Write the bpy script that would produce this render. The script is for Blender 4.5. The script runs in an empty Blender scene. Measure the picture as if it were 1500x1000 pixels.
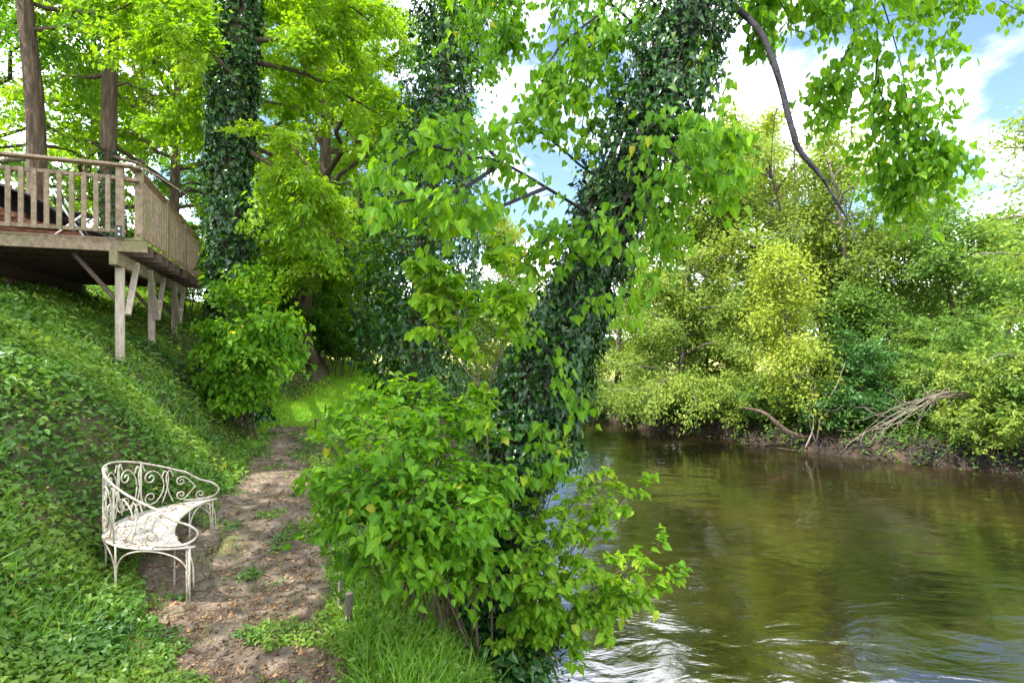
import bpy, math, random
import numpy as np

SC = bpy.context.scene
COL = SC.collection
RNG = np.random.default_rng(7)
F = 833.0                      # focal length in 1500-px image pixels (20 mm lens)
CAMZ = 2.4
TX, TY = -0.3665, 0.9304       # direction of the path and the deck side
NX, NY = 0.9304, 0.3665        # across the path, towards the river
WATER = -1.2


def at(px, py, y):
    """point seen at a photo pixel at distance y"""
    return np.array([(px - 750) / F * y, y, CAMZ - (py - 500) / F * y])


def uv2xy(u, v):
    return u * NX + v * TX, u * NY + v * TY


def sstep(x, a, b):
    t = np.clip((x - a) / (b - a), 0, 1)
    return t * t * (3 - 2 * t)


# ------------------------------------------------------------------ noise
_H = np.random.default_rng(3).random((64, 64))


def vnoise(x, y):
    xi = np.floor(x).astype(int); yi = np.floor(y).astype(int)
    fx = x - xi; fy = y - yi
    fx = fx * fx * (3 - 2 * fx); fy = fy * fy * (3 - 2 * fy)
    g = lambda a, b: _H[a % 64, b % 64]
    return (g(xi, yi) * (1 - fx) + g(xi + 1, yi) * fx) * (1 - fy) + (g(xi, yi + 1) * (1 - fx) + g(xi + 1, yi + 1) * fx) * fy


def fbm(x, y, o=4):
    r = 0; a = .5
    for k in range(o):
        r = r + a * (vnoise(x * 2 ** k + 13.7 * k, y * 2 ** k + 7.1 * k) - .5); a *= .5
    return r


# ------------------------------------------------------------------ terrain
HS = np.array([-1, 0, .3, .8, 1.6, 2.2, 3.1, 5, 8, 20, 60, 400.])
HZ = np.array([0, 0, .13, .75, 1.72, 2.25, 2.82, 3.55, 4.1, 5, 6, 8.])
BS = np.array([-1, 0, .35, .7, 1.1, 1.6, 2.4, 6, 400.])
BW = np.array([0, 0, .06, .18, .42, .68, .9, 1, 1.])
FARB = np.array([(110, -70), (40, -2), (22, 9.6), (13.9, 15.2), (9.65, 18.6), (3.2, 26.6), (-6, 35), (-30, 50), (-120, 90.)])


def path_z(v):
    return np.minimum(.085 * np.maximum(0, v - 6.2), 1.5)


def foot(v):
    return -.62 - .95 * (1 - sstep(v, 4.8, 8.2)) + 2.3 * sstep(v, 13.5, 20)


def bank_edge(v):
    return .8 + 2.4 * sstep(v, 8.5, 14) - .03 * np.maximum(0, v - 24) ** 2


def far_dist(x, y):
    """signed distance to the far waterline, positive on the land beyond"""
    best = np.full(np.shape(x), 1e9); sgn = np.ones(np.shape(x))
    for a, b in zip(FARB[:-1], FARB[1:]):
        d = b - a; L2 = d @ d
        t = np.clip(((x - a[0]) * d[0] + (y - a[1]) * d[1]) / L2, 0, 1)
        qx = a[0] + t * d[0]; qy = a[1] + t * d[1]
        dd = np.hypot(x - qx, y - qy)
        s = np.where((x - a[0]) * d[1] - (y - a[1]) * d[0] > 0, 1., -1.)
        m = dd < best
        best = np.where(m, dd, best); sgn = np.where(m, s, sgn)
    return best * sgn


BEN = (-3.62, 6.02)


def terrain(x, y):
    x = np.asarray(x, float); y = np.asarray(y, float)
    u = x * NX + y * NY; v = x * TX + y * TY
    pz = path_z(v)
    s = foot(v) - u
    h = np.interp(s, HS, HZ)
    d = np.hypot((x - BEN[0]) / .95, (y - BEN[1]) / 1.05)
    h = h * (1 - np.exp(-(d / .95) ** 4))
    w = np.interp(u - bank_edge(v), BS, BW)
    zl = (pz * (1 - .8 * sstep(s, 1, 4)) + h) * (1 - w) + (-2.3) * w
    zl = zl + .13 * fbm(x * 1.1, y * 1.1) * (1 + 2 * sstep(s, .2, 2)) + .035 * fbm(x * 4, y * 4)
    fd = far_dist(x, y) + .55 * fbm(x * .8 + 5, y * .8, 3)
    zf = np.interp(fd, [-12, -2, -.2, .0, .25, .7, 3, 8, 25, 400], [-3, -2.2, -1.35, -1.2, -.85, -.6, -.15, .35, .9, 3])
    zf = zf + .1 * fbm(x * .7, y * .7)
    return np.where(fd > -12, np.maximum(zl, zf), zl)


def tz(x, y):
    return float(terrain(np.array([x]), np.array([y]))[0])


def tnormal(x, y):
    e = .06
    gx = (terrain(x + e, y) - terrain(x - e, y)) / (2 * e)
    gy = (terrain(x, y + e) - terrain(x, y - e)) / (2 * e)
    n = np.stack([-gx, -gy, np.ones_like(gx)], -1)
    return n / np.linalg.norm(n, axis=-1, keepdims=True)


# ------------------------------------------------------------------ materials
def newmat(name):
    m = bpy.data.materials.new(name); m.use_nodes = True
    nt = m.node_tree; nt.nodes.clear()
    out = nt.nodes.new('ShaderNodeOutputMaterial')
    return m, nt, out


def ramp(nt, stops, interp='LINEAR'):
    r = nt.nodes.new('ShaderNodeValToRGB'); cr = r.color_ramp; cr.interpolation = interp
    while len(cr.elements) < len(stops):
        cr.elements.new(.5)
    for e, (p, c) in zip(cr.elements, stops):
        e.position = p; e.color = (*c, 1) if len(c) == 3 else c
    return r


def leaf_mat(name, stops, trans=.45, tcol=(1.6, 1.75, .7), rough=.38, spec=.4, veins=False):
    m, nt, out = newmat(name)
    a = nt.nodes.new('ShaderNodeAttribute'); a.attribute_name = 'var'
    r = ramp(nt, stops); nt.links.new(a.outputs['Fac'], r.inputs[0])
    b = nt.nodes.new('ShaderNodeBsdfPrincipled')
    b.inputs['Roughness'].default_value = rough; b.inputs['Specular IOR Level'].default_value = spec
    nt.links.new(r.outputs[0], b.inputs['Base Color'])
    col = r.outputs[0]
    if veins:        # pale midrib and a slightly paler blade towards it
        a2 = nt.nodes.new('ShaderNodeAttribute'); a2.attribute_name = 'rib'
        r2 = ramp(nt, [(0, (1.75, 1.6, 2.2)), (.13, (1.08, 1.05, 1.1)), (.8, (.93, .95, .9)), (1, (.8, .82, .75))]); nt.links.new(a2.outputs['Fac'], r2.inputs[0])
        mv = nt.nodes.new('ShaderNodeMix'); mv.data_type = 'RGBA'; mv.blend_type = 'MULTIPLY'; mv.inputs[0].default_value = 1
        nt.links.new(r.outputs[0], mv.inputs[6]); nt.links.new(r2.outputs[0], mv.inputs[7]); col = mv.outputs[2]
        nt.links.new(col, b.inputs['Base Color'])
    mu = nt.nodes.new('ShaderNodeMix'); mu.data_type = 'RGBA'; mu.blend_type = 'MULTIPLY'; mu.inputs[0].default_value = 1
    nt.links.new(col, mu.inputs[6]); mu.inputs[7].default_value = (*tcol, 1)
    t = nt.nodes.new('ShaderNodeBsdfTranslucent'); nt.links.new(mu.outputs[2], t.inputs[0])
    mx = nt.nodes.new('ShaderNodeMixShader'); mx.inputs[0].default_value = trans
    nt.links.new(b.outputs[0], mx.inputs[1]); nt.links.new(t.outputs[0], mx.inputs[2])
    nt.links.new(mx.outputs[0], out.inputs[0])
    return m


def noise_mat(name, stops, scale=(1, 1, 1), nscale=6, detail=6, rough=.8, bump=.3, bscale=None, spec=.3, dist=.02, mix2=None):
    """object-space noise -> colour ramp + bump; mix2=(colour, noise scale, lo, hi) lays a second patchy colour over it"""
    m, nt, out = newmat(name)
    tc = nt.nodes.new('ShaderNodeTexCoord')
    mp = nt.nodes.new('ShaderNodeMapping'); mp.inputs['Scale'].default_value = scale
    nt.links.new(tc.outputs['Object'], mp.inputs[0])
    n = nt.nodes.new('ShaderNodeTexNoise'); n.inputs['Scale'].default_value = nscale; n.inputs['Detail'].default_value = detail
    n.inputs['Roughness'].default_value = .62
    nt.links.new(mp.outputs[0], n.inputs[0])
    r = ramp(nt, stops); nt.links.new(n.outputs[0], r.inputs[0])
    col = r.outputs[0]
    if mix2:
        c2, s2, lo, hi = mix2
        n2 = nt.nodes.new('ShaderNodeTexNoise'); n2.inputs['Scale'].default_value = s2; n2.inputs['Detail'].default_value = 5
        nt.links.new(tc.outputs['Object'], n2.inputs[0])
        mr = nt.nodes.new('ShaderNodeMapRange'); mr.inputs[1].default_value = lo; mr.inputs[2].default_value = hi
        nt.links.new(n2.outputs[0], mr.inputs[0])
        mx = nt.nodes.new('ShaderNodeMix'); mx.data_type = 'RGBA'; nt.links.new(mr.outputs[0], mx.inputs[0])
        nt.links.new(col, mx.inputs[6]); mx.inputs[7].default_value = (*c2, 1); col = mx.outputs[2]
    b = nt.nodes.new('ShaderNodeBsdfPrincipled'); b.inputs['Roughness'].default_value = rough
    b.inputs['Specular IOR Level'].default_value = spec
    nt.links.new(col, b.inputs['Base Color'])
    if bump:
        bn = nt.nodes.new('ShaderNodeTexNoise'); bn.inputs['Scale'].default_value = bscale or nscale * 3; bn.inputs['Detail'].default_value = 6
        nt.links.new(mp.outputs[0], bn.inputs[0])
        bp = nt.nodes.new('ShaderNodeBump'); bp.inputs['Strength'].default_value = bump; bp.inputs['Distance'].default_value = dist
        nt.links.new(bn.outputs[0], bp.inputs['Height']); nt.links.new(bp.outputs[0], b.inputs['Normal'])
    nt.links.new(b.outputs[0], out.inputs[0])
    return m


M = {}
M['lime'] = leaf_mat('lime_leaf', [(0, (.05, .155, .012)), (.5, (.105, .25, .015)), (.9, (.19, .35, .018)), (1, (.42, .38, .04))], .5, (1.85, 1.65, .4), .5, .2, True)
M['sapling'] = leaf_mat('sapling_leaf', [(0, (.09, .22, .015)), (.5, (.16, .32, .018)), (1, (.34, .43, .04))], .52, (1.7, 1.6, .45), .5, .2, True)
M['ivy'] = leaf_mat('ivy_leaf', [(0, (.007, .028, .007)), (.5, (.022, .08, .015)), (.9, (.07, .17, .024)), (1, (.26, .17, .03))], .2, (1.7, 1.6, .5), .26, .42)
M['beech'] = leaf_mat('beech_leaf', [(0, (.085, .195, .012)), (.5, (.155, .30, .014)), (1, (.31, .42, .025))], .55, (1.7, 1.58, .4), .45, .3)
M['wood_green'] = leaf_mat('woodland_leaf', [(0, (.045, .13, .015)), (.6, (.09, .22, .018)), (1, (.18, .31, .03))], .5, (1.6, 1.6, .5), .45, .3)
M['far_yellow'] = leaf_mat('pale_yellow_leaf', [(0, (.17, .25, .035)), (.6, (.30, .38, .05)), (1, (.48, .48, .10))], .45, (1.4, 1.35, .6), .5, .25)
M['far_green'] = leaf_mat('riverside_leaf', [(0, (.055, .135, .028)), (.6, (.125, .23, .042)), (1, (.27, .35, .07))], .48, (1.5, 1.45, .6), .5, .2)
M['far_ash'] = leaf_mat('ash_leaf', [(0, (.10, .18, .036)), (.6, (.22, .315, .052)), (1, (.42, .44, .10))], .48, (1.4, 1.35, .6), .5, .2)
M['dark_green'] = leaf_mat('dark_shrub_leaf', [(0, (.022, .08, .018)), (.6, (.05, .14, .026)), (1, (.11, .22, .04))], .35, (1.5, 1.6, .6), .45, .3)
M['weeds'] = leaf_mat('ground_leaf', [(0, (.03, .095, .018)), (.4, (.08, .185, .028)), (.9, (.21, .33, .045)), (1, (.42, .36, .07))], .38, (1.6, 1.5, .45), .4, .4)
M['grass'] = leaf_mat('grass_blade', [(0, (.05, .15, .015)), (.6, (.10, .25, .02)), (1, (.26, .33, .06))], .4, (1.4, 1.45, .5), .5, .3)
M['verge_grass'] = leaf_mat('verge_blade', [(0, (.07, .19, .018)), (.6, (.15, .32, .025)), (1, (.33, .4, .07))], .4, (1.4, 1.4, .5), .5, .3)
M['lawn_grass'] = leaf_mat('sun_toned_blade', [(0, (.17, .36, .025)), (.6, (.27, .48, .035)), (1, (.42, .54, .07))], .4, (1.4, 1.4, .5), .5, .2)  # brighter than other grass: the lawn's sunlight is put into the blade colour
M['dry'] = leaf_mat('dry_leaf', [(0, (.07, .042, .025)), (.5, (.17, .10, .055)), (.88, (.33, .22, .12)), (1, (.5, .22, .05))], .1, (1.2, 1.0, .7), .6, .3)
M['bark'] = noise_mat('bark', [(.3, (.035, .024, .016)), (.55, (.11, .075, .05)), (.75, (.2, .15, .11))], (1, 1, .14), 12, rough=.9, bump=1, bscale=20, dist=.07)
M['bark_grey'] = noise_mat('grey_bark', [(.3, (.05, .042, .035)), (.55, (.13, .11, .09)), (.8, (.25, .22, .18))], (1, 1, .25), 11, rough=.9, bump=.7, bscale=22, dist=.02, mix2=((.06, .09, .02), 2, .55, .7))
M['twig'] = noise_mat('twig_bark', [(.3, (.05, .035, .022)), (.7, (.13, .10, .065))], nscale=9, bump=.3)
M['deadwood'] = noise_mat('dead_wood', [(.3, (.12, .09, .065)), (.7, (.29, .24, .19))], (1, 1, 1), 9, bump=.3, rough=.85)
M['limbbark'] = noise_mat('limb_bark', [(.3, (.014, .014, .018)), (.7, (.045, .042, .048))], nscale=14, bump=.5, rough=.85)
M['timber'] = noise_mat('weathered_timber', [(.25, (.12, .085, .054)), (.5, (.23, .172, .112)), (.75, (.36, .285, .2))], (3, 3, 3), 5, 8, rough=.78, bump=.4, bscale=30, dist=.006, mix2=((.16, .16, .06), 2.2, .5, .72))
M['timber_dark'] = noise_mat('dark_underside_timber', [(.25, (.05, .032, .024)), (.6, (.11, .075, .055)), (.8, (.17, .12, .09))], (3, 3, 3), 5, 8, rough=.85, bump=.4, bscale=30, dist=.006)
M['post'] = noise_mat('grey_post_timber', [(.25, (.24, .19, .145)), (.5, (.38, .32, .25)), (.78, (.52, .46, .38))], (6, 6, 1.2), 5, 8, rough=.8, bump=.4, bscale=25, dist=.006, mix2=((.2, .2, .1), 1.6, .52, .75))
M['boards'] = noise_mat('reddish_board', [(.25, (.07, .03, .022)), (.5, (.2, .085, .055)), (.8, (.38, .2, .13))], (1.5, 8, 8), 4, rough=.7, bump=.2)
M['tarp'] = noise_mat('dark_cover', [(.3, (.018, .016, .022)), (.7, (.05, .045, .055))], nscale=5, rough=.55, bump=.4, bscale=6)
M['whitemetal'] = noise_mat('chipped_white_paint', [(.0, (.52, .485, .43)), (.50, (.46, .42, .35)), (.60, (.32, .24, .17)), (1, (.22, .14, .09))], nscale=16, detail=8, rough=.5, bump=.25, bscale=50, dist=.003, mix2=((.52, .5, .4), 5, .5, .8))
M['seatpaint'] = noise_mat('worn_seat_paint', [(.0, (.46, .435, .415)), (.48, (.41, .385, .36)), (.62, (.31, .25, .19)), (1, (.25, .17, .11))], (1, 1, 1), 11, 8, rough=.55, bump=.3, bscale=40, dist=.004, mix2=((.45, .43, .38), 4, .5, .85))
M['steel'] = noise_mat('bracket_metal', [(.3, (.02, .02, .022)), (.7, (.05, .05, .05))], nscale=8, rough=.4, bump=0)
M['chairmetal'] = noise_mat('pale_chair_metal', [(.3, (.5, .52, .56)), (.7, (.68, .7, .74))], nscale=8, rough=.35, bump=0)
M['hill'] = noise_mat('hillside_soil', [(.3, (.03, .032, .014)), (.5, (.055, .06, .022)), (.7, (.12, .085, .05))], nscale=3.2, detail=9, rough=.95, bump=.7, bscale=22, dist=.04)
M['dirt'] = noise_mat('path_soil', [(.28, (.045, .033, .023)), (.48, (.115, .088, .064)), (.62, (.2, .157, .118)), (.8, (.33, .27, .215))], nscale=4.5, detail=10, rough=.95, bump=.8, bscale=30, dist=.03, mix2=((.09, .1, .035), 1.3, .55, .72))
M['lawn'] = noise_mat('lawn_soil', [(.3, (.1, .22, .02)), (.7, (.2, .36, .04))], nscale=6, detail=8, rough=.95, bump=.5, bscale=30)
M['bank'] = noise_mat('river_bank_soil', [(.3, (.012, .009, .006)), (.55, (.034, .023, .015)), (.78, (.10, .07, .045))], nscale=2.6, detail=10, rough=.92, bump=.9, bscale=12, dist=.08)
M['field'] = noise_mat('field_grass', [(.3, (.13, .18, .035)), (.55, (.3, .29, .08)), (.75, (.48, .4, .16))], nscale=.5, detail=8, rough=.95, bump=.4, bscale=10)


def water_mat():
    m, nt, out = newmat('river_water')
    tc = nt.nodes.new('ShaderNodeTexCoord')
    b = nt.nodes.new('ShaderNodeBsdfPrincipled')
    b.inputs['Roughness'].default_value = .045
    b.inputs['IOR'].default_value = 2.3
    b.inputs['Specular IOR Level'].default_value = .62
    nz = nt.nodes.new('ShaderNodeTexNoise'); nz.inputs['Scale'].default_value = .35; nz.inputs['Detail'].default_value = 4
    nt.links.new(tc.outputs['Object'], nz.inputs[0])
    r = ramp(nt, [(.3, (.009, .0072, .003)), (.55, (.016, .0115, .004)), (.8, (.029, .018, .007))]); nt.links.new(nz.outputs[0], r.inputs[0])
    nt.links.new(r.outputs[0], b.inputs['Base Color'])
    prev = None
    for sc, rot, st, di, de in (((.5, 1.1, 1), 20, .45, .06, 3), ((2.0, 3.6, 1), 28, .45, .015, 4), ((7, 12, 1), 10, .4, .003, 3)):
        mp = nt.nodes.new('ShaderNodeMapping'); mp.inputs['Scale'].default_value = sc; mp.inputs['Rotation'].default_value = (0, 0, math.radians(rot))
        nt.links.new(tc.outputs['Object'], mp.inputs[0])
        n = nt.nodes.new('ShaderNodeTexNoise'); n.inputs['Scale'].default_value = 1; n.inputs['Detail'].default_value = de; n.inputs['Distortion'].default_value = .8
        nt.links.new(mp.outputs[0], n.inputs[0])
        bp = nt.nodes.new('ShaderNodeBump'); bp.inputs['Strength'].default_value = st; bp.inputs['Distance'].default_value = di
        nt.links.new(n.outputs[0], bp.inputs['Height'])
        if prev: nt.links.new(prev.outputs[0], bp.inputs['Normal'])
        prev = bp
    nt.links.new(prev.outputs[0], b.inputs['Normal'])
    nt.links.new(b.outputs[0], out.inputs[0])
    return m


M['water'] = water_mat()


# ------------------------------------------------------------------ mesh helpers
def link(me, name, parent=None):
    o = bpy.data.objects.new(name, me); COL.objects.link(o)
    if parent is not None:
        o.parent = parent
    return o


def np_mesh(name, V, loops, sizes, mat, smooth=False, var=None):
    me = bpy.data.meshes.new(name)
    V = np.ascontiguousarray(V, np.float32).reshape(-1, 3)
    loops = np.ascontiguousarray(loops, np.int32).ravel(); sizes = np.ascontiguousarray(sizes, np.int32)
    me.vertices.add(len(V)); me.vertices.foreach_set('co', V.ravel())
    me.loops.add(len(loops)); me.loops.foreach_set('vertex_index', loops)
    me.polygons.add(len(sizes))
    st = np.zeros(len(sizes), np.int32); st[1:] = np.cumsum(sizes)[:-1]
    me.polygons.foreach_set('loop_start', st)
    me.polygons.foreach_set('use_smooth', np.full(len(sizes), smooth, bool))
    me.update(calc_edges=True)
    if var is not None:
        at_ = me.attributes.new('var', 'FLOAT', 'FACE'); at_.data.foreach_set('value', np.ascontiguousarray(var, np.float32))
    if mat is not None:
        me.materials.append(mat)
    return me


class MB:
    """collects tubes and boxes (all quads) for ONE mesh object"""
    def __init__(s): s.v = []; s.f = []; s.n = 0

    def add(s, V, Q):
        s.v.append(np.asarray(V, float)); s.f.append(np.asarray(Q, int) + s.n); s.n += len(V)

    def tube(s, pts, rad, k=8, cap=True, rough=0, closed=False):
        P = np.asarray(pts, float); n = len(P)
        R = np.broadcast_to(np.asarray(rad, float), (n,)).copy()
        T = np.gradient(P, axis=0)
        if closed:
            T = np.roll(P, -1, 0) - np.roll(P, 1, 0)
        T /= np.linalg.norm(T, axis=1, keepdims=True) + 1e-12
        a = np.array([0, 0, 1.]) if abs(T[0][2]) < .8 else np.array([1., 0, 0])
        x = np.cross(T[0], a); x /= np.linalg.norm(x)
        X = [x]
        for i in range(1, n):
            x = x - T[i] * (x @ T[i]); x /= np.linalg.norm(x) + 1e-12; X.append(x)
        X = np.array(X); Y = np.cross(T, X)
        if cap and not closed:
            P = np.vstack([P[:1], P, P[-1:]]); R = np.concatenate([[R[0] * .02], R, [R[-1] * .02]])
            X = np.vstack([X[:1], X, X[-1:]]); Y = np.vstack([Y[:1], Y, Y[-1:]]); n += 2
        th = np.arange(k) * 2 * math.pi / k
        rr = R[:, None] * (1 + rough * RNG.normal(size=(n, k)))
        V = P[:, None] + rr[..., None] * (np.cos(th)[None, :, None] * X[:, None] + np.sin(th)[None, :, None] * Y[:, None])
        m = n if closed else n - 1
        i = np.arange(m)[:, None]; j = np.arange(k)[None]
        i2 = (i + 1) % n
        Q = np.stack([i * k + j, i * k + (j + 1) % k, i2 * k + (j + 1) % k, i2 * k + j], -1).reshape(-1, 4)
        s.add(V.reshape(-1, 3), Q)

    def box(s, c, ax, half):
        """ax: three unit vectors, half: half sizes"""
        ax = np.asarray(ax, float); c = np.asarray(c, float)
        sg = np.array([(-1, -1, -1), (1, -1, -1), (1, 1, -1), (-1, 1, -1), (-1, -1, 1), (1, -1, 1), (1, 1, 1), (-1, 1, 1)], float)
        V = c + (sg * np.asarray(half, float)) @ ax
        s.add(V, [(0, 3, 2, 1), (4, 5, 6, 7), (0, 1, 5, 4), (1, 2, 6, 5), (2, 3, 7, 6), (3, 0, 4, 7)])

    def beam(s, p, q, w, h, up=(0, 0, 1)):
        """rectangular bar from p to q, w across, h in the up direction"""
        p = np.asarray(p, float); q = np.asarray(q, float)
        d = q - p; L = np.linalg.norm(d); d /= L
        up = np.asarray(up, float); sd = np.cross(d, up); sd /= np.linalg.norm(sd); u2 = np.cross(sd, d)
        s.box((p + q) / 2, [d, sd, u2], (L / 2, w / 2, h / 2))

    def build(s, name, mat, parent=None, smooth=True, bevel=0):
        V = np.vstack(s.v); Q = np.vstack(s.f)
        me = np_mesh(name, V, Q, np.full(len(Q), 4), mat, smooth)
        o = link(me, name, parent)
        if bevel:
            b = o.modifiers.new('bevel', 'BEVEL'); b.width = bevel; b.segments = 1; b.limit_method = 'ANGLE'
        return o


def half_leaf(mid, edge, fold, curl):
    """leaf from a midrib (y values) and the half outline (x, y); two halves folded along the midrib"""
    V = []; F_ = []
    def z(x, y): return fold * abs(x) - curl * y * y
    nm = len(mid)
    for y in mid: V.append((0, y, z(0, y)))
    for sg in (1, -1):
        b = len(V)
        for x, y in edge: V.append((sg * x, y, z(x, y)))
        ne = len(edge)
        # midrib 0..nm-1, edge b..b+ne-1 with ne == nm-1 (edge k lies between midrib k and k+1) or custom
        loops = []
        loops.append((0, b, 1))
        for k in range(ne - 1):
            loops.append((k + 1, b + k, b + k + 1, k + 2) if k + 2 < nm else (k + 1, b + k, b + k + 1))
        if nm - 1 > ne:
            loops.append((nm - 2, b + ne - 1, nm - 1))
        F_ += loops if sg == 1 else [tuple(reversed(l)) for l in loops]
    return np.array(V, float), F_


HEART = half_leaf([0, .28, .58, .82, 1.08], [(.34, -.09), (.50, .24), (.40, .58), (.17, .86)], .28, .16)
IVYL = half_leaf([0, .3, .62, 1.0], [(.46, -.06), (.30, .30), (.27, .55)], .18, .22)
OVAL = half_leaf([0, .35, .7, 1.0], [(.2, .1), (.3, .42), (.2, .74)], .3, .18)
DIAM = (np.array([(0, 0, 0), (.3, .42, .07), (0, 1, -.06), (-.3, .42, .07)], float), [(0, 1, 2), (0, 2, 3)])
SLIM = (np.array([(0, 0, 0), (.2, .45, .05), (0, 1, -.12), (-.2, .45, .05)], float), [(0, 1, 2), (0, 2, 3)])
BLADE = (np.array([(-.5, 0, 0), (.5, 0, 0), (-.42, .4, .03), (.42, .4, .03), (-.28, .75, .16), (.28, .75, .16), (0, 1, .36)], float),
         [(0, 1, 3, 2), (2, 3, 5, 4), (4, 5, 6)])
DRYL = half_leaf([0, .35, .7, 1.0], [(.22, .1), (.34, .42), (.2, .74)], -.35, -.25)


def unit(a):
    return a / (np.linalg.norm(a, axis=-1, keepdims=True) + 1e-9)


def leaf_mesh(name, P, T, N, S, tmpl, mat, var=None, parent=None, width=None):
    V0, F0 = tmpl; n = len(P)
    T = unit(T); X = unit(np.cross(T, N)); Z = np.cross(X, T)
    S = np.broadcast_to(np.asarray(S, float), (n,))
    W = S * RNG.uniform(.72, 1.08, n) if width is None else np.broadcast_to(np.asarray(width, float), (n,))
    C = S * RNG.uniform(.2, 2.3, n)          # some leaves flat, some strongly cupped
    V = P[:, None] + (W[:, None] * V0[None, :, 0])[..., None] * X[:, None] + (S[:, None] * V0[None, :, 1])[..., None] * T[:, None] + (C[:, None] * V0[None, :, 2])[..., None] * Z[:, None]
    fl = np.concatenate([np.array(f) for f in F0]); sz = np.array([len(f) for f in F0])
    loops = (fl[None] + (np.arange(n) * len(V0))[:, None]).ravel()
    if var is None:
        var = np.clip(RNG.beta(2, 2.4, n), 0, 1)
    me = np_mesh(name, V.reshape(-1, 3), loops, np.tile(sz, n), mat, False, np.repeat(var, len(F0)))
    if tmpl is HEART:
        rb_ = me.attributes.new('rib', 'FLOAT', 'POINT'); rb_.data.foreach_set('value', np.tile(np.abs(V0[:, 0]) / .5, n).astype(np.float32))
    return link(me, name, parent)


def thing(name, label, cat, loc=(0, 0, 0), group=None):
    o = bpy.data.objects.new(name, None); COL.objects.link(o)
    o.empty_display_size = .2
    o.location = tuple(float(c) for c in loc)
    o['label'] = label; o['category'] = cat
    if group: o['group'] = group
    return o


def own(o, root):
    """parent a mesh built in world coordinates to its thing, keeping it where it is"""
    o.parent = root
    o.matrix_parent_inverse = root.matrix_basis.inverted() if hasattr(root, 'matrix_basis') else o.matrix_parent_inverse
    return o


def kind(o, k, label=None):
    o['kind'] = k
    if label: o['label'] = label
    return o


def wiggle(p, q, n, amp, sag=0):
    """bent polyline from p to q"""
    p = np.asarray(p, float); q = np.asarray(q, float)
    t = np.linspace(0, 1, n)[:, None]
    L = np.linalg.norm(q - p)
    off = RNG.normal(size=(n, 3)) * amp * L * np.sin(math.pi * t) ** .6
    off[:, 2] += sag * L * (np.sin(math.pi * t[:, 0]))
    return p + (q - p) * t + off


def resample(pts, n):
    P = np.asarray(pts, float)
    # Catmull-Rom through the control points
    A = np.vstack([2 * P[0] - P[1], P, 2 * P[-1] - P[-2]])
    out = []
    m = len(P) - 1
    for t in np.linspace(0, m, n):
        i = min(int(t), m - 1); f = t - i
        p0, p1, p2, p3 = A[i], A[i + 1], A[i + 2], A[i + 3]
        out.append(.5 * ((2 * p1) + (-p0 + p2) * f + (2 * p0 - 5 * p1 + 4 * p2 - p3) * f * f + (-p0 + 3 * p1 - 3 * p2 + p3) * f ** 3))
    return np.array(out)


def sprays(mb, branches, nsub, sublen, nleaf, size, sig=.06, flat=.5, droop=.25, start=.2, up=.15, leafdown=.35, tilt=.5, k=3, twig_r=.008, keep=None):
    """side twigs on every branch and leaves along the twigs -> leaf arrays"""
    subs = []
    for B in branches:
        B = np.asarray(B, float); nB = len(B)
        L = np.linalg.norm(np.diff(B, axis=0), axis=1).sum()
        for q in range(nsub):
            f = start + (1 - start) * (q + RNG.random()) / nsub
            i = min(int(f * (nB - 1)), nB - 2); g = f * (nB - 1) - i
            p = B[i] * (1 - g) + B[i + 1] * g
            d = B[i + 1] - B[i]; d /= np.linalg.norm(d) + 1e-9
            side = np.cross(d, RNG.normal(size=3) * .6 + np.array([0, 0, 1.])); side /= np.linalg.norm(side) + 1e-9
            sg = 1 if q % 2 else -1
            dr = d * RNG.uniform(.3, 1.0) + side * sg * RNG.uniform(.5, 1.1) + np.array([0, 0, up]) + RNG.normal(size=3) * .2
            dr /= np.linalg.norm(dr)
            l = (sublen if sublen > 0 else -sublen * L) * RNG.uniform(.55, 1.2) * (1.15 - .5 * f)
            t = np.linspace(0, 1, 5)[:, None]
            S = p + dr * l * t + np.array([0, 0, -1.]) * droop * l * t ** 2 + RNG.normal(size=(5, 3)) * .03 * l * t
            subs.append(S)
            if mb is not None:
                mb.tube(S, np.linspace(twig_r, twig_r * .35, 5), k, cap=False)
    subs = np.array(subs)
    lens = np.linalg.norm(subs[:, -1] - subs[:, 0], axis=1)
    idx = RNG.choice(len(subs), nleaf, p=lens / lens.sum())
    f = RNG.random(nleaf) ** .75 * 4
    i = np.minimum(f.astype(int), 3); g = (f - i)[:, None]
    a = subs[idx, i]; b = subs[idx, i + 1]
    d = unit(b - a)
    J = RNG.normal(size=(nleaf, 3)) * sig; J[:, 2] *= flat
    P = a * (1 - g) + b * g + J
    side = unit(np.cross(d, np.array([0, 0, 1.]))) * RNG.choice([-1, 1], nleaf)[:, None]
    T = d * .6 + side * RNG.uniform(.3, 1, nleaf)[:, None] + RNG.normal(size=(nleaf, 3)) * .3
    T[:, 2] -= leafdown
    N = np.array([0, 0, 1.]) + RNG.normal(size=(nleaf, 3)) * tilt
    S = size * RNG.uniform(.5, 1.32, nleaf)
    if keep is not None:
        m = keep(P); P, T, N, S = P[m], T[m], N[m], S[m]
    return P, T, N, S


def patch_var(P, sc=.8, w=.5):
    """some boughs of a plant carry younger, paler leaves than others"""
    n = np.clip(.5 + 1.6 * fbm(P[:, 0] * sc + P[:, 2] * .7 * sc, P[:, 1] * sc + P[:, 2] * sc, 3), 0, 1)
    r = np.clip(w * n + (1 - w) * RNG.beta(2, 2.2, len(P)), 0, .9)
    return np.where(RNG.random(len(P)) < .009, RNG.uniform(.93, 1, len(P)), r)


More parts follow.
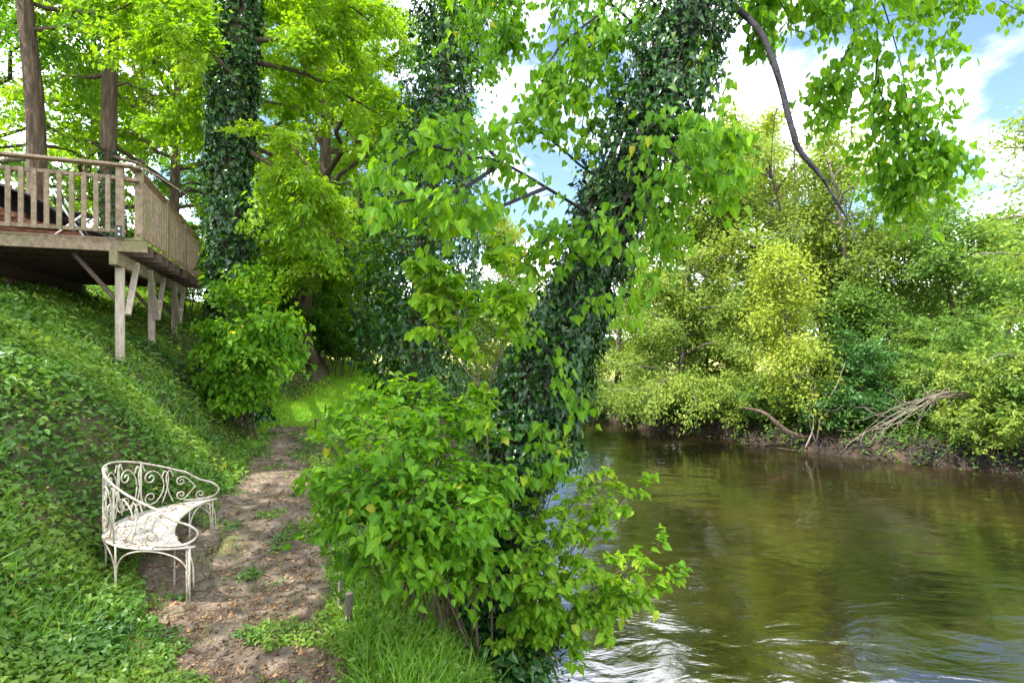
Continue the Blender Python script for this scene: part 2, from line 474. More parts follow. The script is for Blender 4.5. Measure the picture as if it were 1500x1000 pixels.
def tree(name, label, cat, trunk, r0, limbs, nsub, sublen, nleaf, size, leafmat, bark='bark', tmpl=DIAM, sig=.12, flat=.4, droop=.25, up=.1, group=None, r1=None, limb_r=None, leafdown=.3, tilt=.45, start=.2, twig_r=.01, keep=None, k=10):
    """trunk: polyline; limbs: list of polylines -> thing with trunk, limbs and crown"""
    trunk = np.asarray(trunk, float); nleaf = int(nleaf * TK)
    root = thing(name, label, cat, trunk[0], group)
    root_m = trunk[0]
    mb = MB()
    n = max(9, len(trunk) * 3)
    tp = resample(trunk, n)
    rad = np.linspace(r0, r1 if r1 is not None else r0 * .3, n)
    rad[0] *= 1.55; rad[1] *= 1.12
    mb.tube(tp - root_m, rad, k, rough=.05)
    mb.build('trunk', M[bark], root)
    lb = MB()
    for B in limbs:
        L = np.linalg.norm(np.diff(B, axis=0), axis=1).sum()
        lr = (limb_r or .018 * L + .012)
        lb.tube(np.asarray(B) - root_m, np.linspace(lr, lr * .25, len(B)), 6, cap=False, rough=.05)
    rel = [np.asarray(B) - root_m for B in limbs]
    P, T, N, S = sprays(lb, rel, nsub, sublen, nleaf, size, sig, flat, droop, start, up, leafdown, tilt, 3, twig_r, keep=(lambda p: keep(p + root_m)) if keep else None)
    lb.build('limbs', M['twig' if bark == 'bark' else bark], root)
    leaf_mesh('crown', P, T, N, S, tmpl, M[leafmat], patch_var(P), root)
    return root


def dome_limbs(trunk, f0, f1, n, length, elev0, elev1, az=None, shape=lambda f: 1, pts=6, droop=.1):
    """limbs leaving a trunk between two height fractions, elevation from elev0 (low) to elev1 (top)"""
    T = resample(trunk, 40); out = []
    for q in range(n):
        f = f0 + (f1 - f0) * (q + RNG.random() * .8) / n
        p = T[min(int(f * 39), 39)]
        ph = (q * 2.39996 + RNG.normal() * .4) if az is None else RNG.uniform(*az)
        g = (f - f0) / (f1 - f0 + 1e-9)
        el = math.radians(elev0 + (elev1 - elev0) * g + RNG.normal() * 7)
        L = length * shape(g) * RNG.uniform(.75, 1.15)
        d = np.array([math.cos(ph) * math.cos(el), math.sin(ph) * math.cos(el), math.sin(el)])
        e = p + d * L
        B = wiggle(p, e, pts, .05)
        t = np.linspace(0, 1, pts)
        B[:, 2] += -droop * L * t ** 2 + droop * .7 * L * np.sin(math.pi * t) * .5
        out.append(B)
    return out


def bush(name, label, cat, base, stems, leafmat, nsub, sublen, nleaf, size, tmpl=DIAM, group=None, stem_r=.012, **kw):
    """stems: polylines in world space rising from the ground -> thing with stems and foliage"""
    base = np.asarray(base, float); nleaf = int(nleaf * BK)
    root = thing(name, label, cat, base, group)
    mb = MB(); rel = []
    for B in stems:
        B = np.asarray(B, float) - base; rel.append(B)
        mb.tube(B, np.linspace(stem_r, stem_r * .4, len(B)), 5, cap=False)
    P, T, N, S = sprays(mb, rel, nsub, sublen, nleaf, size, **kw)
    mb.build('stems', M['twig'], root)
    leaf_mesh('foliage', P, T, N, S, tmpl, M[leafmat], patch_var(P, 1.5), root)
    return root


def fan(base, n, h, r, spread_base=.3, lean=(0, 0), pts=6, top=.6):
    """arching stems filling a rounded shrub of height h and half width r"""
    out = []
    bx, by, bz = base
    for q in range(n):
        ph = q * 2.39996 + RNG.normal() * .3
        rr = r * math.sqrt((q + .5) / n)
        sx = bx + spread_base * rr * math.cos(ph); sy = by + spread_base * rr * math.sin(ph)
        z0 = tz(sx, sy) - .03
        hh = h * (1 - (1 - top) * (rr / r) ** 2) * RNG.uniform(.8, 1.1)
        e = np.array([bx + rr * math.cos(ph) + lean[0], by + rr * math.sin(ph) + lean[1], bz + hh])
        B = wiggle((sx, sy, z0), e, pts, .04)
        t = np.linspace(0, 1, pts)
        B[:, 2] += .18 * h * np.sin(math.pi * t)
        out.append(B)
    return out


def ivy_shell(center, radius, n, size, root, mat='ivy', name='ivy', thick=.5, tmpl=IVYL, hang=.7):
    """leaves clothing a trunk: center polyline (relative), radius of the ivy mass along it"""
    C = resample(center, 60); R = np.interp(np.linspace(0, 1, 60), np.linspace(0, 1, len(radius)), radius)
    f = RNG.random(n) * 59; i = np.minimum(f.astype(int), 58); g = (f - i)[:, None]
    c = C[i] * (1 - g) + C[i + 1] * g
    ax = unit(C[i + 1] - C[i])
    r = R[i]
    th = RNG.random(n) * 2 * math.pi
    a = unit(np.cross(ax, np.array([0, 1., 0.1]))); b = np.cross(ax, a)
    out = np.cos(th)[:, None] * a + np.sin(th)[:, None] * b
    # lumpy outline: the ivy bulges in clumps
    lump = 1 + 1.0 * fbm(th * 1.3 + 3, f * .22 + r * 5, 3) * 1.3
    rr = r * lump * (1 - thick * RNG.random(n) ** 2.2)
    P = c + out * rr[:, None] + RNG.normal(size=(n, 3)) * size * .3
    T = out * .45 + np.array([0, 0, -hang]) + RNG.normal(size=(n, 3)) * .42
    N = out + np.array([0, 0, .15]) + RNG.normal(size=(n, 3)) * .38
    S = size * RNG.uniform(.4, 1.35, n)
    m = (fbm(th * 1.1 + 1, f * .33 + 9, 3) > -.16) | (RNG.random(n) < .3)
    return leaf_mesh(name, P[m], T[m], N[m], S[m], tmpl, M[mat], None, root)


TK = 2.4     # leaf density of the trees
BK = 1.7     # leaf density of the bushes
# ================================================================== SETTING
def axis(segs):
    out = []
    for a, b, st in segs:
        out.append(np.arange(a, b, st))
    out.append([segs[-1][1]])
    return np.concatenate(out)


GX = axis([(-420, -60, 40), (-60, -20, 2.5), (-20, -9, .3), (-9, 2.4, .055), (2.4, 20, .25), (20, 44, 1.2), (44, 104, 6), (104, 420, 45)])
GY = axis([(-60, -4, 4), (-4, 1.4, .3), (1.4, 11, .055), (11, 17, .1), (17, 32, .25), (32, 60, 1.2), (60, 110, 6), (110, 620, 50)])
gx, gy = np.meshgrid(GX, GY)
gz = terrain(gx, gy)
fx = (gx[:-1, :-1] + gx[1:, 1:]) / 2; fy = (gy[:-1, :-1] + gy[1:, 1:]) / 2
fu = fx * NX + fy * NY; fv = fx * TX + fy * TY


def path_side(u, v, x, y):
    """<0 inside the worn earth path"""
    uc = -.32 + .3 * sstep(v, 6, 12) + .5 * sstep(v, 12, 17)
    hw = .74 - .36 * sstep(v, 7, 12)
    extra = .42 * np.exp(-(((x - BEN[0] + .2) / .75) ** 2 + ((y - BEN[1]) / 1.0) ** 2))
    return np.abs(u - uc) - hw - extra - .36 * fbm(x * 1.6, y * 1.6)


ffd = far_dist(fx, fy)
reg = np.full(fx.shape, 'hillside', dtype=object)
reg[fu > foot(fv) - .05] = 'lawn'
reg[fu > bank_edge(fv) - .1 + .3 * fbm(fx, fy)] = 'river_bank'
reg[(fv < 11.5) & (reg == 'lawn')] = 'verge'
ps = path_side(fu, fv, fx, fy)
reg[(ps < 0) & (fv > 1) & (fv < 13.3 + 2 * fbm(fx, fy)) & (reg != 'river_bank')] = 'path'
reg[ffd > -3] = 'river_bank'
reg[ffd > 2.2 + fbm(fx, fy)] = 'field'
idx = np.arange(gx.size).reshape(gx.shape)
quads = np.stack([idx[:-1, :-1], idx[:-1, 1:], idx[1:, 1:], idx[1:, :-1]], -1)
allV = np.stack([gx, gy, gz], -1).reshape(-1, 3)
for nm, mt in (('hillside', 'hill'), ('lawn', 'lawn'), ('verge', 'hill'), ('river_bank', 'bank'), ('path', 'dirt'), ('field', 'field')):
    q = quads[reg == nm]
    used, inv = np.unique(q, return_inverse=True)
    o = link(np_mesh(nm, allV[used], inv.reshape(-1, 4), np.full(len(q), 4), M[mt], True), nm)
    kind(o, 'structure')

w = np_mesh('water', [(-140, -70, WATER), (120, -70, WATER), (120, 95, WATER), (-140, 95, WATER)], [0, 1, 2, 3], [4], M['water'])
kind(link(w, 'water'), 'structure')


# ------------------------------------------------------------------ ground cover (nobody could count it)
def scatter(n, y0, y1, xl, xr, p=1.0):
    """points spread ever more thinly with distance"""
    y = y0 * (y1 / y0) ** RNG.random(n) if p == 1 else y0 + (y1 - y0) * RNG.random(n)
    x = RNG.uniform(0, 1, n) * (xr(y) - xl(y)) + xl(y)
    return x, y


def ground_leaves(name, label, x, y, size, mat, tmpl, hmax, tilt, var=None, lay=0, grow=.02):
    z = terrain(x, y); n = len(x)
    N = tnormal(x, y)
    h = RNG.random(n) ** 1.4 * hmax * (.6 + 2.4 * np.clip(fbm(x * 1.2 + 7, y * 1.2) + .12, 0, 1))
    P = np.stack([x, y, z], -1) + N * (h * .6)[:, None]; P[:, 2] += h * .6 + .008
    T = RNG.normal(size=(n, 3)) * np.array([1, 1, .35]); T[:, 2] -= .15
    Nn = N + np.array([0, 0, .35]) + RNG.normal(size=(n, 3)) * tilt
    S = size * RNG.uniform(.55, 1.3, n) * (1 + grow * y)
    o = leaf_mesh(name, P, T, Nn, S, tmpl, M[mat], patch_var(P, 1.3, .68) if var is None else var)
    return kind(o, 'stuff', label)


def blades(name, label, x, y, length, width, mat, lean=.5, var=None):
    n = len(x); z = terrain(x, y)
    P = np.stack([x, y, z - .01], -1)
    T = np.stack([RNG.normal(size=n) * lean, RNG.normal(size=n) * lean, np.ones(n)], -1)
    N = RNG.normal(size=(n, 3)); N[:, 2] = -abs(N[:, 2]) * .4
    L = length * RNG.uniform(.45, 1.25, n)
    o = leaf_mesh(name, P, T, N, L, BLADE, M[mat], patch_var(P, 1.2, .5) if var is None else var, width=width * (1 + .06 * y))
    return kind(o, 'stuff', label)


def uv(x, y): return x * NX + y * NY, x * TX + y * TY


# hillside weeds and ivy
x, y = scatter(190000, 1.5, 17, lambda y: -1.12 * y - .3, lambda y: -.12 * y)
u, v = uv(x, y)
s = foot(v) - u
ps = path_side(u, v, x, y)
dens = np.clip(.3 + 2.6 * (fbm(x * 1.5, y * 1.5) + .25), .16, 1) * np.where((s > 0) | ((u < -.25) & (v < 10)), 1, .0)
m = (RNG.random(len(x)) < dens) & ((ps > .02) | (v > 13.5)) & (s < 9)
fern = fbm(x * .8 + 9, y * .8) > -.02
ground_leaves('ground_ivy', 'ivy and small weeds covering the hillside', x[m & fern], y[m & fern], .056, 'weeds', IVYL, .12, .5)
ground_leaves('undergrowth', 'narrow leaved weeds between the ivy on the hillside', x[m & ~fern], y[m & ~fern], .062, 'weeds', OVAL, .15, .6)
x, y = scatter(48000, 1.8, 13, lambda y: -1.1 * y, lambda y: -.2 * y)
u, v = uv(x, y); s = foot(v) - u
m = (s > .05) & (s < 7) & (path_side(u, v, x, y) > .05) & (fbm(x * .9 + 3, y * .9 + 8) > .0)
blades('hillside_grass', 'grass growing through the ivy on the hillside', x[m], y[m], .2, .007, 'verge_grass', .6)

# the worn path: sprouting weeds in drifts, dead leaves and twigs
x, y = scatter(60000, 3.0, 13.5, lambda y: -.62 * y - .4, lambda y: -.15 * y)
u, v = uv(x, y); ps = path_side(u, v, x, y)
cl = fbm(x * 2.6, y * 2.6, 4) + .11 * (1 - sstep(-ps, .05, .35)) + np.where(y < 4.9, .045, 0)
m = (ps < .12) & (cl > .15) & (np.hypot(x - BEN[0], (y - BEN[1])) > .8)
ground_leaves('path_weeds', 'small sprouting weeds on the earth path', x[m], y[m], .04, 'weeds', OVAL, .06, .45)
x, y = scatter(24000, 2.6, 15, lambda y: -.95 * y - .4, lambda y: -.05 * y)
u, v = uv(x, y); ps = path_side(u, v, x, y)
m = (RNG.random(len(x)) < np.where(ps < .1, .46, .2)) & (u < bank_edge(v)) & (foot(v) - u < 3)
ground_leaves('dead_leaves', 'brown dead leaves lying on the path', x[m], y[m], .042, 'dry', DRYL, .012, .35, RNG.random(m.sum()) ** 1.5)
x, y = scatter(52000, 2.8, 12, lambda y: -.75 * y - .3, lambda y: -.05 * y)
u, v = uv(x, y); ps = path_side(u, v, x, y)
m = (RNG.random(len(x)) < np.where(ps < .1, .9, .2)) & (u < bank_edge(v)) & (fbm(x * 3, y * 3) > -.12)
ground_leaves('leaf_crumbs', 'fine brown leaf crumbs and bark bits on the path', x[m], y[m], .014, 'dry', DRYL, .006, .5, RNG.random(m.sum()) ** 1.3)
tw = MB()
for k_ in range(330):
    yy = 3.2 * (12 / 3.2) ** RNG.random(); xx = RNG.uniform(-.62 * yy, -.25 * yy)
    u_, v_ = uv(xx, yy)
    if path_side(u_, v_, xx, yy) > .15: continue
    a_ = RNG.random() * 6.28; l_ = RNG.uniform(.05, .2)
    p_ = [(xx + math.cos(a_ + .3 * q) * l_ * q / 3, yy + math.sin(a_ + .3 * q) * l_ * q / 3) for q in range(4)]
    tw.tube([(a, b, tz(a, b) + .008) for a, b in p_], .004, 4)
kind(tw.build('fallen_twigs', M['twig']), 'stuff', 'thin fallen twigs scattered on the path')

y = 3.1 * (12.5 / 3.1) ** RNG.random(40000); x = RNG.uniform(-.68, -.05, len(y)) * y - .2
u, v = uv(x, y); ps = path_side(u, v, x, y)
m = (RNG.random(len(x)) < np.where(ps < -.12, .05, .75)) & (ps < .32) & (u < .9) & (fbm(x * 2.2, y * 2.2 + 5) > -.02)
blades('path_grass', 'short thin grass along the edges of the path', x[m], y[m], .10, .0055, 'verge_grass', .6)

# verge and bank between path and water
x, y = scatter(70000, 2.2, 12, lambda y: -.55 * y, lambda y: .35 * y + .3)
u, v = uv(x, y)
w_ = u - bank_edge(v)
m = (u > .38 + .25 * fbm(x * 2, y * 2)) & (w_ < 1.35) & (terrain(x, y) > WATER + .08) & (RNG.random(len(x)) < .62)
ground_leaves('verge_weeds', 'low green weeds on the verge above the river', x[m], y[m], .05, 'weeds', OVAL, .13, .55)
x, y = scatter(44000, 2.2, 9, lambda y: -.5 * y, lambda y: .3 * y + .2)
u, v = uv(x, y); w_ = u - bank_edge(v)
m = (u > .42 + .3 * fbm(x * 2, y * 2)) & (w_ < 1.2) & (terrain(x, y) > WATER + .05) & (fbm(x * 1.5 + 4, y * 1.5) > -.12)
blades('verge_grass', 'long bright grass on the verge beside the river', x[m], y[m], .23, .0085, 'verge_grass', .55)

# lawn at the end of the path, blades coloured as if in sun
y = 11.5 + 12 * RNG.random(70000); x = RNG.uniform(-9.5, -1, len(y)); u, v = uv(x, y)
m = (u > foot(v) - .35) & (u < bank_edge(v) + .2) & (path_side(u, v, x, y) + np.where(v > 13, 9, 0) > .0)
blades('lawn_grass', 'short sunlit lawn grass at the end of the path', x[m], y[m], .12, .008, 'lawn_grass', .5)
# grassy slope under and beyond the deck
y = 9 + 12 * RNG.random(40000); x = RNG.uniform(-14, -6, len(y)); u, v = uv(x, y); s = foot(v) - u
m = (s > 2.6) & (s < 9)
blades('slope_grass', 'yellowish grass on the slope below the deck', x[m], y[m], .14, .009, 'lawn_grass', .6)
# far bank grass
x = RNG.uniform(0, 32, 60000); y = RNG.uniform(9, 40, 60000); fd = far_dist(x, y)
m = (fd > .5) & (fd < 4.5)
blades('far_bank_grass', 'rough grass on top of the far river bank', x[m], y[m], .4, .012, 'wood_green', .6)
x = RNG.uniform(-4, 26, 170000); y = RNG.uniform(9, 40, 170000); fd = far_dist(x, y)
m = (fd > -.12) & (fd < 3.2) & (fbm(x * .9, y * .9) > -.10 - .1 * (fd > .6))
ground_leaves('far_bank_plants', 'mixed low plants on the far river bank', x[m], y[m], .10, 'far_green', DIAM, .55, .6, grow=.01)
# roots and dead sticks hanging from the undercut far bank
rt = MB()
for k_ in range(240):
    t_ = RNG.random(); seg = RNG.integers(2, 6)
    a = FARB[seg]; b = FARB[seg + 1]
    p = a + (b - a) * t_; d = (b - a) / np.linalg.norm(b - a); nrm = np.array([-d[1], d[0]])
    if (nrm @ (np.array([30, 60.]) - p)) < 0: nrm = -nrm
    i0 = RNG.uniform(.15, .9); o1 = RNG.uniform(-.45, .15)
    p0 = p + nrm * i0; p1 = p + nrm * o1 + d * RNG.normal() * .5
    z0 = tz(*p0); z1 = RNG.uniform(WATER - .05, WATER + .35)
    P_ = wiggle((p0[0], p0[1], z0), (p1[0], p1[1], z1), 6, .08, .12)
    rt.tube(P_, np.linspace(RNG.uniform(.012, .035), .006, 6), 4, cap=False)
kind(rt.build('tangled_roots', M['limbbark'], smooth=True), 'stuff', 'tangled roots along the undercut far bank')

# ================================================================== WOODEN DECK
t3 = np.array([TX, TY, 0]); n3 = np.array([NX, NY, 0]); z3 = np.array([0, 0, 1.])
DC = np.array([-5.5, 8.3, 0.])
AX = [t3, n3, z3]


def dk(a, b, z):
    """a along the river side (away from the viewer), b inwards from that side, z above the path"""
    return t3 * a - n3 * b + z3 * z


deck = thing('wooden_deck', 'raised weathered timber deck with baluster railing on posts above the hillside', 'deck', DC)
ZD = 3.9
LA, LB = 6.1, 5.2
m_ = MB()
for k_ in range(int(LA / .148)):
    m_.beam(dk(.01 + k_ * .148 + .07, -.06, ZD - .016), dk(.01 + k_ * .148 + .07, LB, ZD - .016), .14, .032)
m_.build('deck_boards', M['timber'], deck, False, .004)
for k_ in range(11):
    a = .04 + k_ * .6
    ov = -.10 - .06 * RNG.random()
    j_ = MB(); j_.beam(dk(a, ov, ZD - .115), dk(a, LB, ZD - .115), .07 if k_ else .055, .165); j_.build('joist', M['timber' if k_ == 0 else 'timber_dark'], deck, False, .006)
for b in (.26, 2.35, 4.4):
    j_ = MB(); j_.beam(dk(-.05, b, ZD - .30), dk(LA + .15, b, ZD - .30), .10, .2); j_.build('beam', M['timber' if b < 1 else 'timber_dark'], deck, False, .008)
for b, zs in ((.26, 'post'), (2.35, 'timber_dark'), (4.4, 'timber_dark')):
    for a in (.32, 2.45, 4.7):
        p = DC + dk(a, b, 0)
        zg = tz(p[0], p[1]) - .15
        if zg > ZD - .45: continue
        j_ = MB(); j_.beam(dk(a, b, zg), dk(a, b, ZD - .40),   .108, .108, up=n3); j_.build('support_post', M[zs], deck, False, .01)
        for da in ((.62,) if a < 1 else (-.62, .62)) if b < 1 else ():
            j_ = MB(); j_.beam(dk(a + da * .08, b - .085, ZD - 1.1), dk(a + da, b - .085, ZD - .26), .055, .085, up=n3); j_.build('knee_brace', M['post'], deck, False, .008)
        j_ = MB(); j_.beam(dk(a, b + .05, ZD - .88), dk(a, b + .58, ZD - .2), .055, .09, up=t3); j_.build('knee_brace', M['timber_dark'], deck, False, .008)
# railing
ZH = ZD + 1.02
for p, q in ((dk(-.09, .0, ZH), dk(-.09, LB, ZH)), (dk(-.09, -.0, ZH + .001), dk(LA + .1, -.0, ZH + .001))):
    j_ = MB(); j_.beam(p, q, .15, .038); j_.build('handrail', M['timber'], deck, False, .006)
for z in (ZH - .17, ZD + .085):
    j_ = MB(); j_.beam(dk(-.06, .1, z), dk(-.06, LB, z), .045, .05); j_.build('rail', M['timber'], deck, False, .005)
    j_ = MB(); j_.beam(dk(.05, -.03, z + .002), dk(LA, -.03, z + .002), .045, .05); j_.build('rail', M['timber'], deck, False, .005)
for b in (.17, 2.45, 4.75):
    j_ = MB(); j_.beam(dk(-.06, b, ZD + .0), dk(-.06, b, ZH - .02), .095, .095, up=n3); po = j_.build('rail_post', M['timber'], deck, False, .006)
    j_ = MB(); j_.box(dk(-.115, b, ZD + .07), AX, (.006, .035, .09)); j_.build('bracket', M['steel'], po, False)
    for dz in (.03, .11):
        j_ = MB(); j_.box(dk(-.123, b, ZD + dz), AX, (.004, .013, .013)); j_.build('bolt', M['chairmetal'], po, False)
for a in (.12, 2.05, 4.0, 6.0):
    j_ = MB(); j_.beam(dk(a, -.03, ZD - .02), dk(a, -.03, ZH - .02), .10, .10, up=n3); j_.build('rail_post', M['timber'], deck, False, .006)
for k_ in range(34):
    b = .31 + k_ * .142
    if any(abs(b - q) < .075 for q in (2.45, 4.75)): continue
    j_ = MB(); j_.beam(dk(-.09, b, ZD + .055), dk(-.09, b, ZH - .15 + .01 * RNG.random()), .036, .058, up=n3); j_.build('baluster', M['timber'], deck, False, .004)
for k_ in range(40):
    a = .26 + k_ * .145
    if any(abs(a - q) < .075 for q in (2.05, 4.0, 6.0)): continue
    j_ = MB(); j_.beam(dk(a, -.062, ZD + .04), dk(a, -.062, ZH - .15 + .01 * RNG.random()), .036, .058, up=t3); j_.build('baluster', M['timber'], deck, False, .004)
# a strap between the two corner posts
j_ = MB(); j_.box(dk(.03, .04, ZH - .17), AX, (.08, .09, .025)); j_.build('corner_strap', M['timber'], deck, False, .004)

# what stands on the deck
pile = thing('board_pile', 'sloping pile of reddish brown boards under a dark cover on the deck', 'boards', DC + dk(1.0, 1.6, ZD))
for k_ in range(7):
    for q in range(3):
        L_ = 1.1 + .5 * RNG.random() - .07 * k_
        j_ = MB(); b0 = .5 * L_
        a0 = -.3 + q * .27 + RNG.normal() * .02
        j_.beam(dk(a0 - .04 + RNG.normal() * .02, -b0 - .25 + .17 * k_, .04 + k_ * .07), dk(a0 + RNG.normal() * .03, b0 + .6, .08 + k_ * .095), .2, .055)
        j_.build('board', M['boards'], pile, False, .004)
c_ = MB()
nb, na = 18, 12
V_ = np.array([dk(-.36 + .86 * i / (na - 1), -1.15 + 2.5 * j / (nb - 1),
       .08 + .72 * sstep(j / (nb - 1), -.05, .6) * (1 - .8 * max(0, 2 * i / (na - 1) - 1) ** 4) + .03 * math.sin(i * 2.1 + j * 1.3)) for j in range(nb) for i in range(na)])
Q_ = [(j * na + i, j * na + i + 1, (j + 1) * na + i + 1, (j + 1) * na + i) for j in range(nb - 1) for i in range(na - 1)]
c_.add(V_, Q_)
V_[:, 2] += .0
cov = c_.build('cover', M['tarp'], pile)
sm = cov.modifiers.new('thick', 'SOLIDIFY'); sm.thickness = .012

ch = thing('folding_chair', 'pale metal folding chair behind the deck railing', 'chair', DC + dk(.75, .95, ZD))
for sx in (-.2, .2):
    j_ = MB(); j_.tube([dk(sx, -.22, .01), dk(sx, .02, .38), dk(sx, .2, .72)], .014, 6); j_.build('leg', M['chairmetal'], ch)
    j_ = MB(); j_.tube([dk(sx * .9, .25, .01), dk(sx * .9, -.2, .44)], .014, 6); j_.build('leg', M['chairmetal'], ch)
j_ = MB(); j_.box(dk(0, -.02, .43), AX, (.19, .2, .015)); j_.build('seat', M['tarp'], ch, False, .005)
j_ = MB(); j_.box(dk(0, .19, .63), AX, (.19, .012, .09)); j_.build('backrest', M['tarp'], ch, False, .005)

# ================================================================== IRON BENCH
B0 = np.array([-3.21, 6.0, 0.]); B0[2] = tz(-3.5, 5.95) + .0
bench = thing('garden_bench', 'white wrought iron crescent bench with scrolled back beside the path', 'bench', B0)
SH = .48


def bo(phi, z, grow=0):
    """point above the outer edge of the seat; phi in degrees, 0 at the back"""
    p = math.radians(phi)
    return t3 * ((.85 + grow) * math.sin(p)) - n3 * ((.90 + grow) * math.cos(p)) + z3 * z


def bi(phi, z):
    p = math.radians(phi)
    return t3 * (.85 * math.sin(p)) - n3 * (.28 * math.cos(p) ** 1.1 if math.cos(p) > 0 else 0) + z3 * z


nphi = 49
ph = np.linspace(-90, 90, nphi)
V_ = []; Q_ = []
nr = 6
for i, a in enumerate(ph):
    o_, in_ = bo(a, 0), bi(a, 0)
    for j in range(nr):
        p = o_ + (in_ - o_) * j / (nr - 1)
        V_.append(p + z3 * (SH + .004)); V_.append(p + z3 * (SH - .010))
for i in range(nphi - 1):
    for j in range(nr - 1):
        a, b, c, d = (i * nr + j) * 2, (i * nr + j + 1) * 2, ((i + 1) * nr + j + 1) * 2, ((i + 1) * nr + j) * 2
        Q_.append((a, b, c, d)); Q_.append((a + 1, d + 1, c + 1, b + 1))
    a, d = (i * nr) * 2, ((i + 1) * nr) * 2
    Q_.append((a, d, d + 1, a + 1))
    a, d = (i * nr + nr - 1) * 2, ((i + 1) * nr + nr - 1) * 2
    Q_.append((a, a + 1, d + 1, d))
sb = MB(); sb.add(V_, Q_); seat = sb.build('seat', M['seatpaint'], bench, False)
sb = MB(); sb.tube([bo(a, SH - .008) for a in ph], .011, 8); sb.tube([bi(a, SH - .008) for a in ph], .010, 8); sb.build('seat_rim', M['whitemetal'], seat)


def hback(phi):
    return SH + .21 + .43 * max(0, math.cos(math.radians(phi * .98))) ** 1.15


# top rail, ending in a rounded arm that curls back to the seat
rail = []
for a in np.linspace(-70, 70, 41): rail.append(bo(a, hback(a)))
end = [(78, SH + .25), (86, SH + .20), (91, SH + .13), (90, SH + .065), (85, SH + .025), (77, SH + .016), (68, SH + .03)]
full = [bo(-a, z) for a, z in reversed(end)] + rail + [bo(a, z) for a, z in end]
rb = MB(); rb.tube(resample(full, 120), .0108, 8); rb.build('back_rail', M['whitemetal'], bench)


def scroll(pts, name='scroll', r=.0066):
    s_ = MB(); P_ = resample([bo(math.degrees(a), z) for a, z in pts], max(24, len(pts) * 3))
    s_.tube(P_, r, 6); s_.build(name, M['whitemetal'], bench)


def spiral(ca, cz, r0, start, turns, sgn, n=16):
    """flat spiral on the curved back: angle position ca (rad), height cz, from radius r0 inwards"""
    out = []
    for k in range(n):
        f = k / (n - 1); th = start + sgn * turns * 2 * math.pi * f; r = r0 * (1 - .86 * f ** .8)
        out.append((ca + r * math.cos(th) / .84, cz + r * math.sin(th)))
    return out


def cscroll(c, z0, z1, w, sgn):
    """an S: big curl at the top, small one at the foot, opening towards sgn"""
    H = z1 - z0; r = min(w * .46, H * .24)
    top = spiral(c + sgn * r * .95 / .84, z1 - r, r, math.pi / 2 if sgn < 0 else math.pi / 2, 1.35, -sgn)
    bot = spiral(c + sgn * r * .9 / .84, z0 + r * .95, r * .95, -math.pi / 2, 1.35, sgn)
    return list(reversed(bot)) , top


for c in (-68, -47, -27, -9, 9, 27, 47, 68):
    z1 = hback(c) - .02; z0 = SH + .015; H = z1 - z0
    sgn = -1 if c > 0 else 1
    ca = math.radians(c); R_ = .84
    hw = .115
    # tall loop: up one side, curl in at the top
    for up_ in (1, -1):
        zc = z0 + H * (.5 + .24 * up_)
        r = min(.095, H * .2)
        sp = spiral(ca + sgn * .03, zc, r, math.pi if sgn > 0 else 0, 1.5, -sgn * up_)
        stem = [(ca - sgn * (hw * .98) / R_, z0 + H * .5), (ca - sgn * (r * 1.04) / R_, zc - up_ * H * .06)]
        scroll(stem + [(a, z) for a, z in sp[1:]])
for c in (-57, -37, -18, 0, 18, 37, 57):
    z1 = hback(c) - .01; z0 = SH + .01; ca = math.radians(c); H = z1 - z0
    w1 = .05 / .84
    scroll([(ca - w1 * 1.1, z0 + .03), (ca - w1 * .4, z0 + H * .3), (ca, z0 + H * .5), (ca + w1 * .2, z0 + H * .78), (ca - w1 * .5, z1 - .02), (ca - w1 * 1.2, z1 - .10)])
    scroll([(ca + w1 * 1.1, z0 + .03), (ca + w1 * .4, z0 + H * .3), (ca, z0 + H * .5), (ca - w1 * .2, z0 + H * .78), (ca + w1 * .5, z1 - .02), (ca + w1 * 1.2, z1 - .10)])
for sg in (-1, 1):
    scroll([(math.radians(sg * 74), SH + .02)] + spiral(math.radians(sg * 79), SH + .075, .055, -math.pi / 2, 1.3, -sg))
# uprights of the back
for a in (-38, 0, 38):
    u_ = MB(); u_.tube([bo(a, SH), bo(a, hback(a))], .008, 6); u_.build('upright', M['whitemetal'], bench)


def leg(top, a_off=(0, 0, 0)):
    p = top.copy(); q = p + np.array(a_off); w0 = B0 + q
    q[2] = tz(w0[0], w0[1]) - B0[2] - .03
    l_ = MB(); l_.tube([p, p * .5 + q * .5, q], [.0092, .0088, .008], 7); l_.build('leg', M['whitemetal'], bench)
    return q


feet = {}
for a in (-87, -40, 0, 40, 87):
    feet[a] = leg(bo(a, SH - .012))
for a in (-87, 87):
    leg(bo(a, SH - .012, -.03) + n3 * -.03, feet[a] - bo(a, SH - .012, -.03) + np.array([.01, -.0, 0]))
for a in (-32, 32):
    leg(bi(a, SH - .012))
for a0, a1 in ((-87, -40), (-40, 0), (0, 40), (40, 87)):
    pts = []
    for k_ in range(13):
        f = k_ / 12; a = a0 + (a1 - a0) * f
        z = .05 + (SH - .075) * math.sin(math.pi * f) ** .55
        pts.append(bo(a0 + (a1 - a0) * (.5 - .5 * math.cos(math.pi * f)), z))
    b_ = MB(); b_.tube(resample(pts, 30), .0075, 6); b_.build('arch_brace', M['whitemetal'], bench)
for a0, a1 in ((-86, -32), (32, 86)):
    pts = []
    for k_ in range(13):
        f = k_ / 12
        z = .10 + (SH - .125) * math.sin(math.pi * f) ** .55
        pts.append(bi(a0 + (a1 - a0) * (.5 - .5 * math.cos(math.pi * f)), z))
    b_ = MB(); b_.tube(resample(pts, 30), .0075, 6); b_.build('arch_brace', M['whitemetal'], bench)
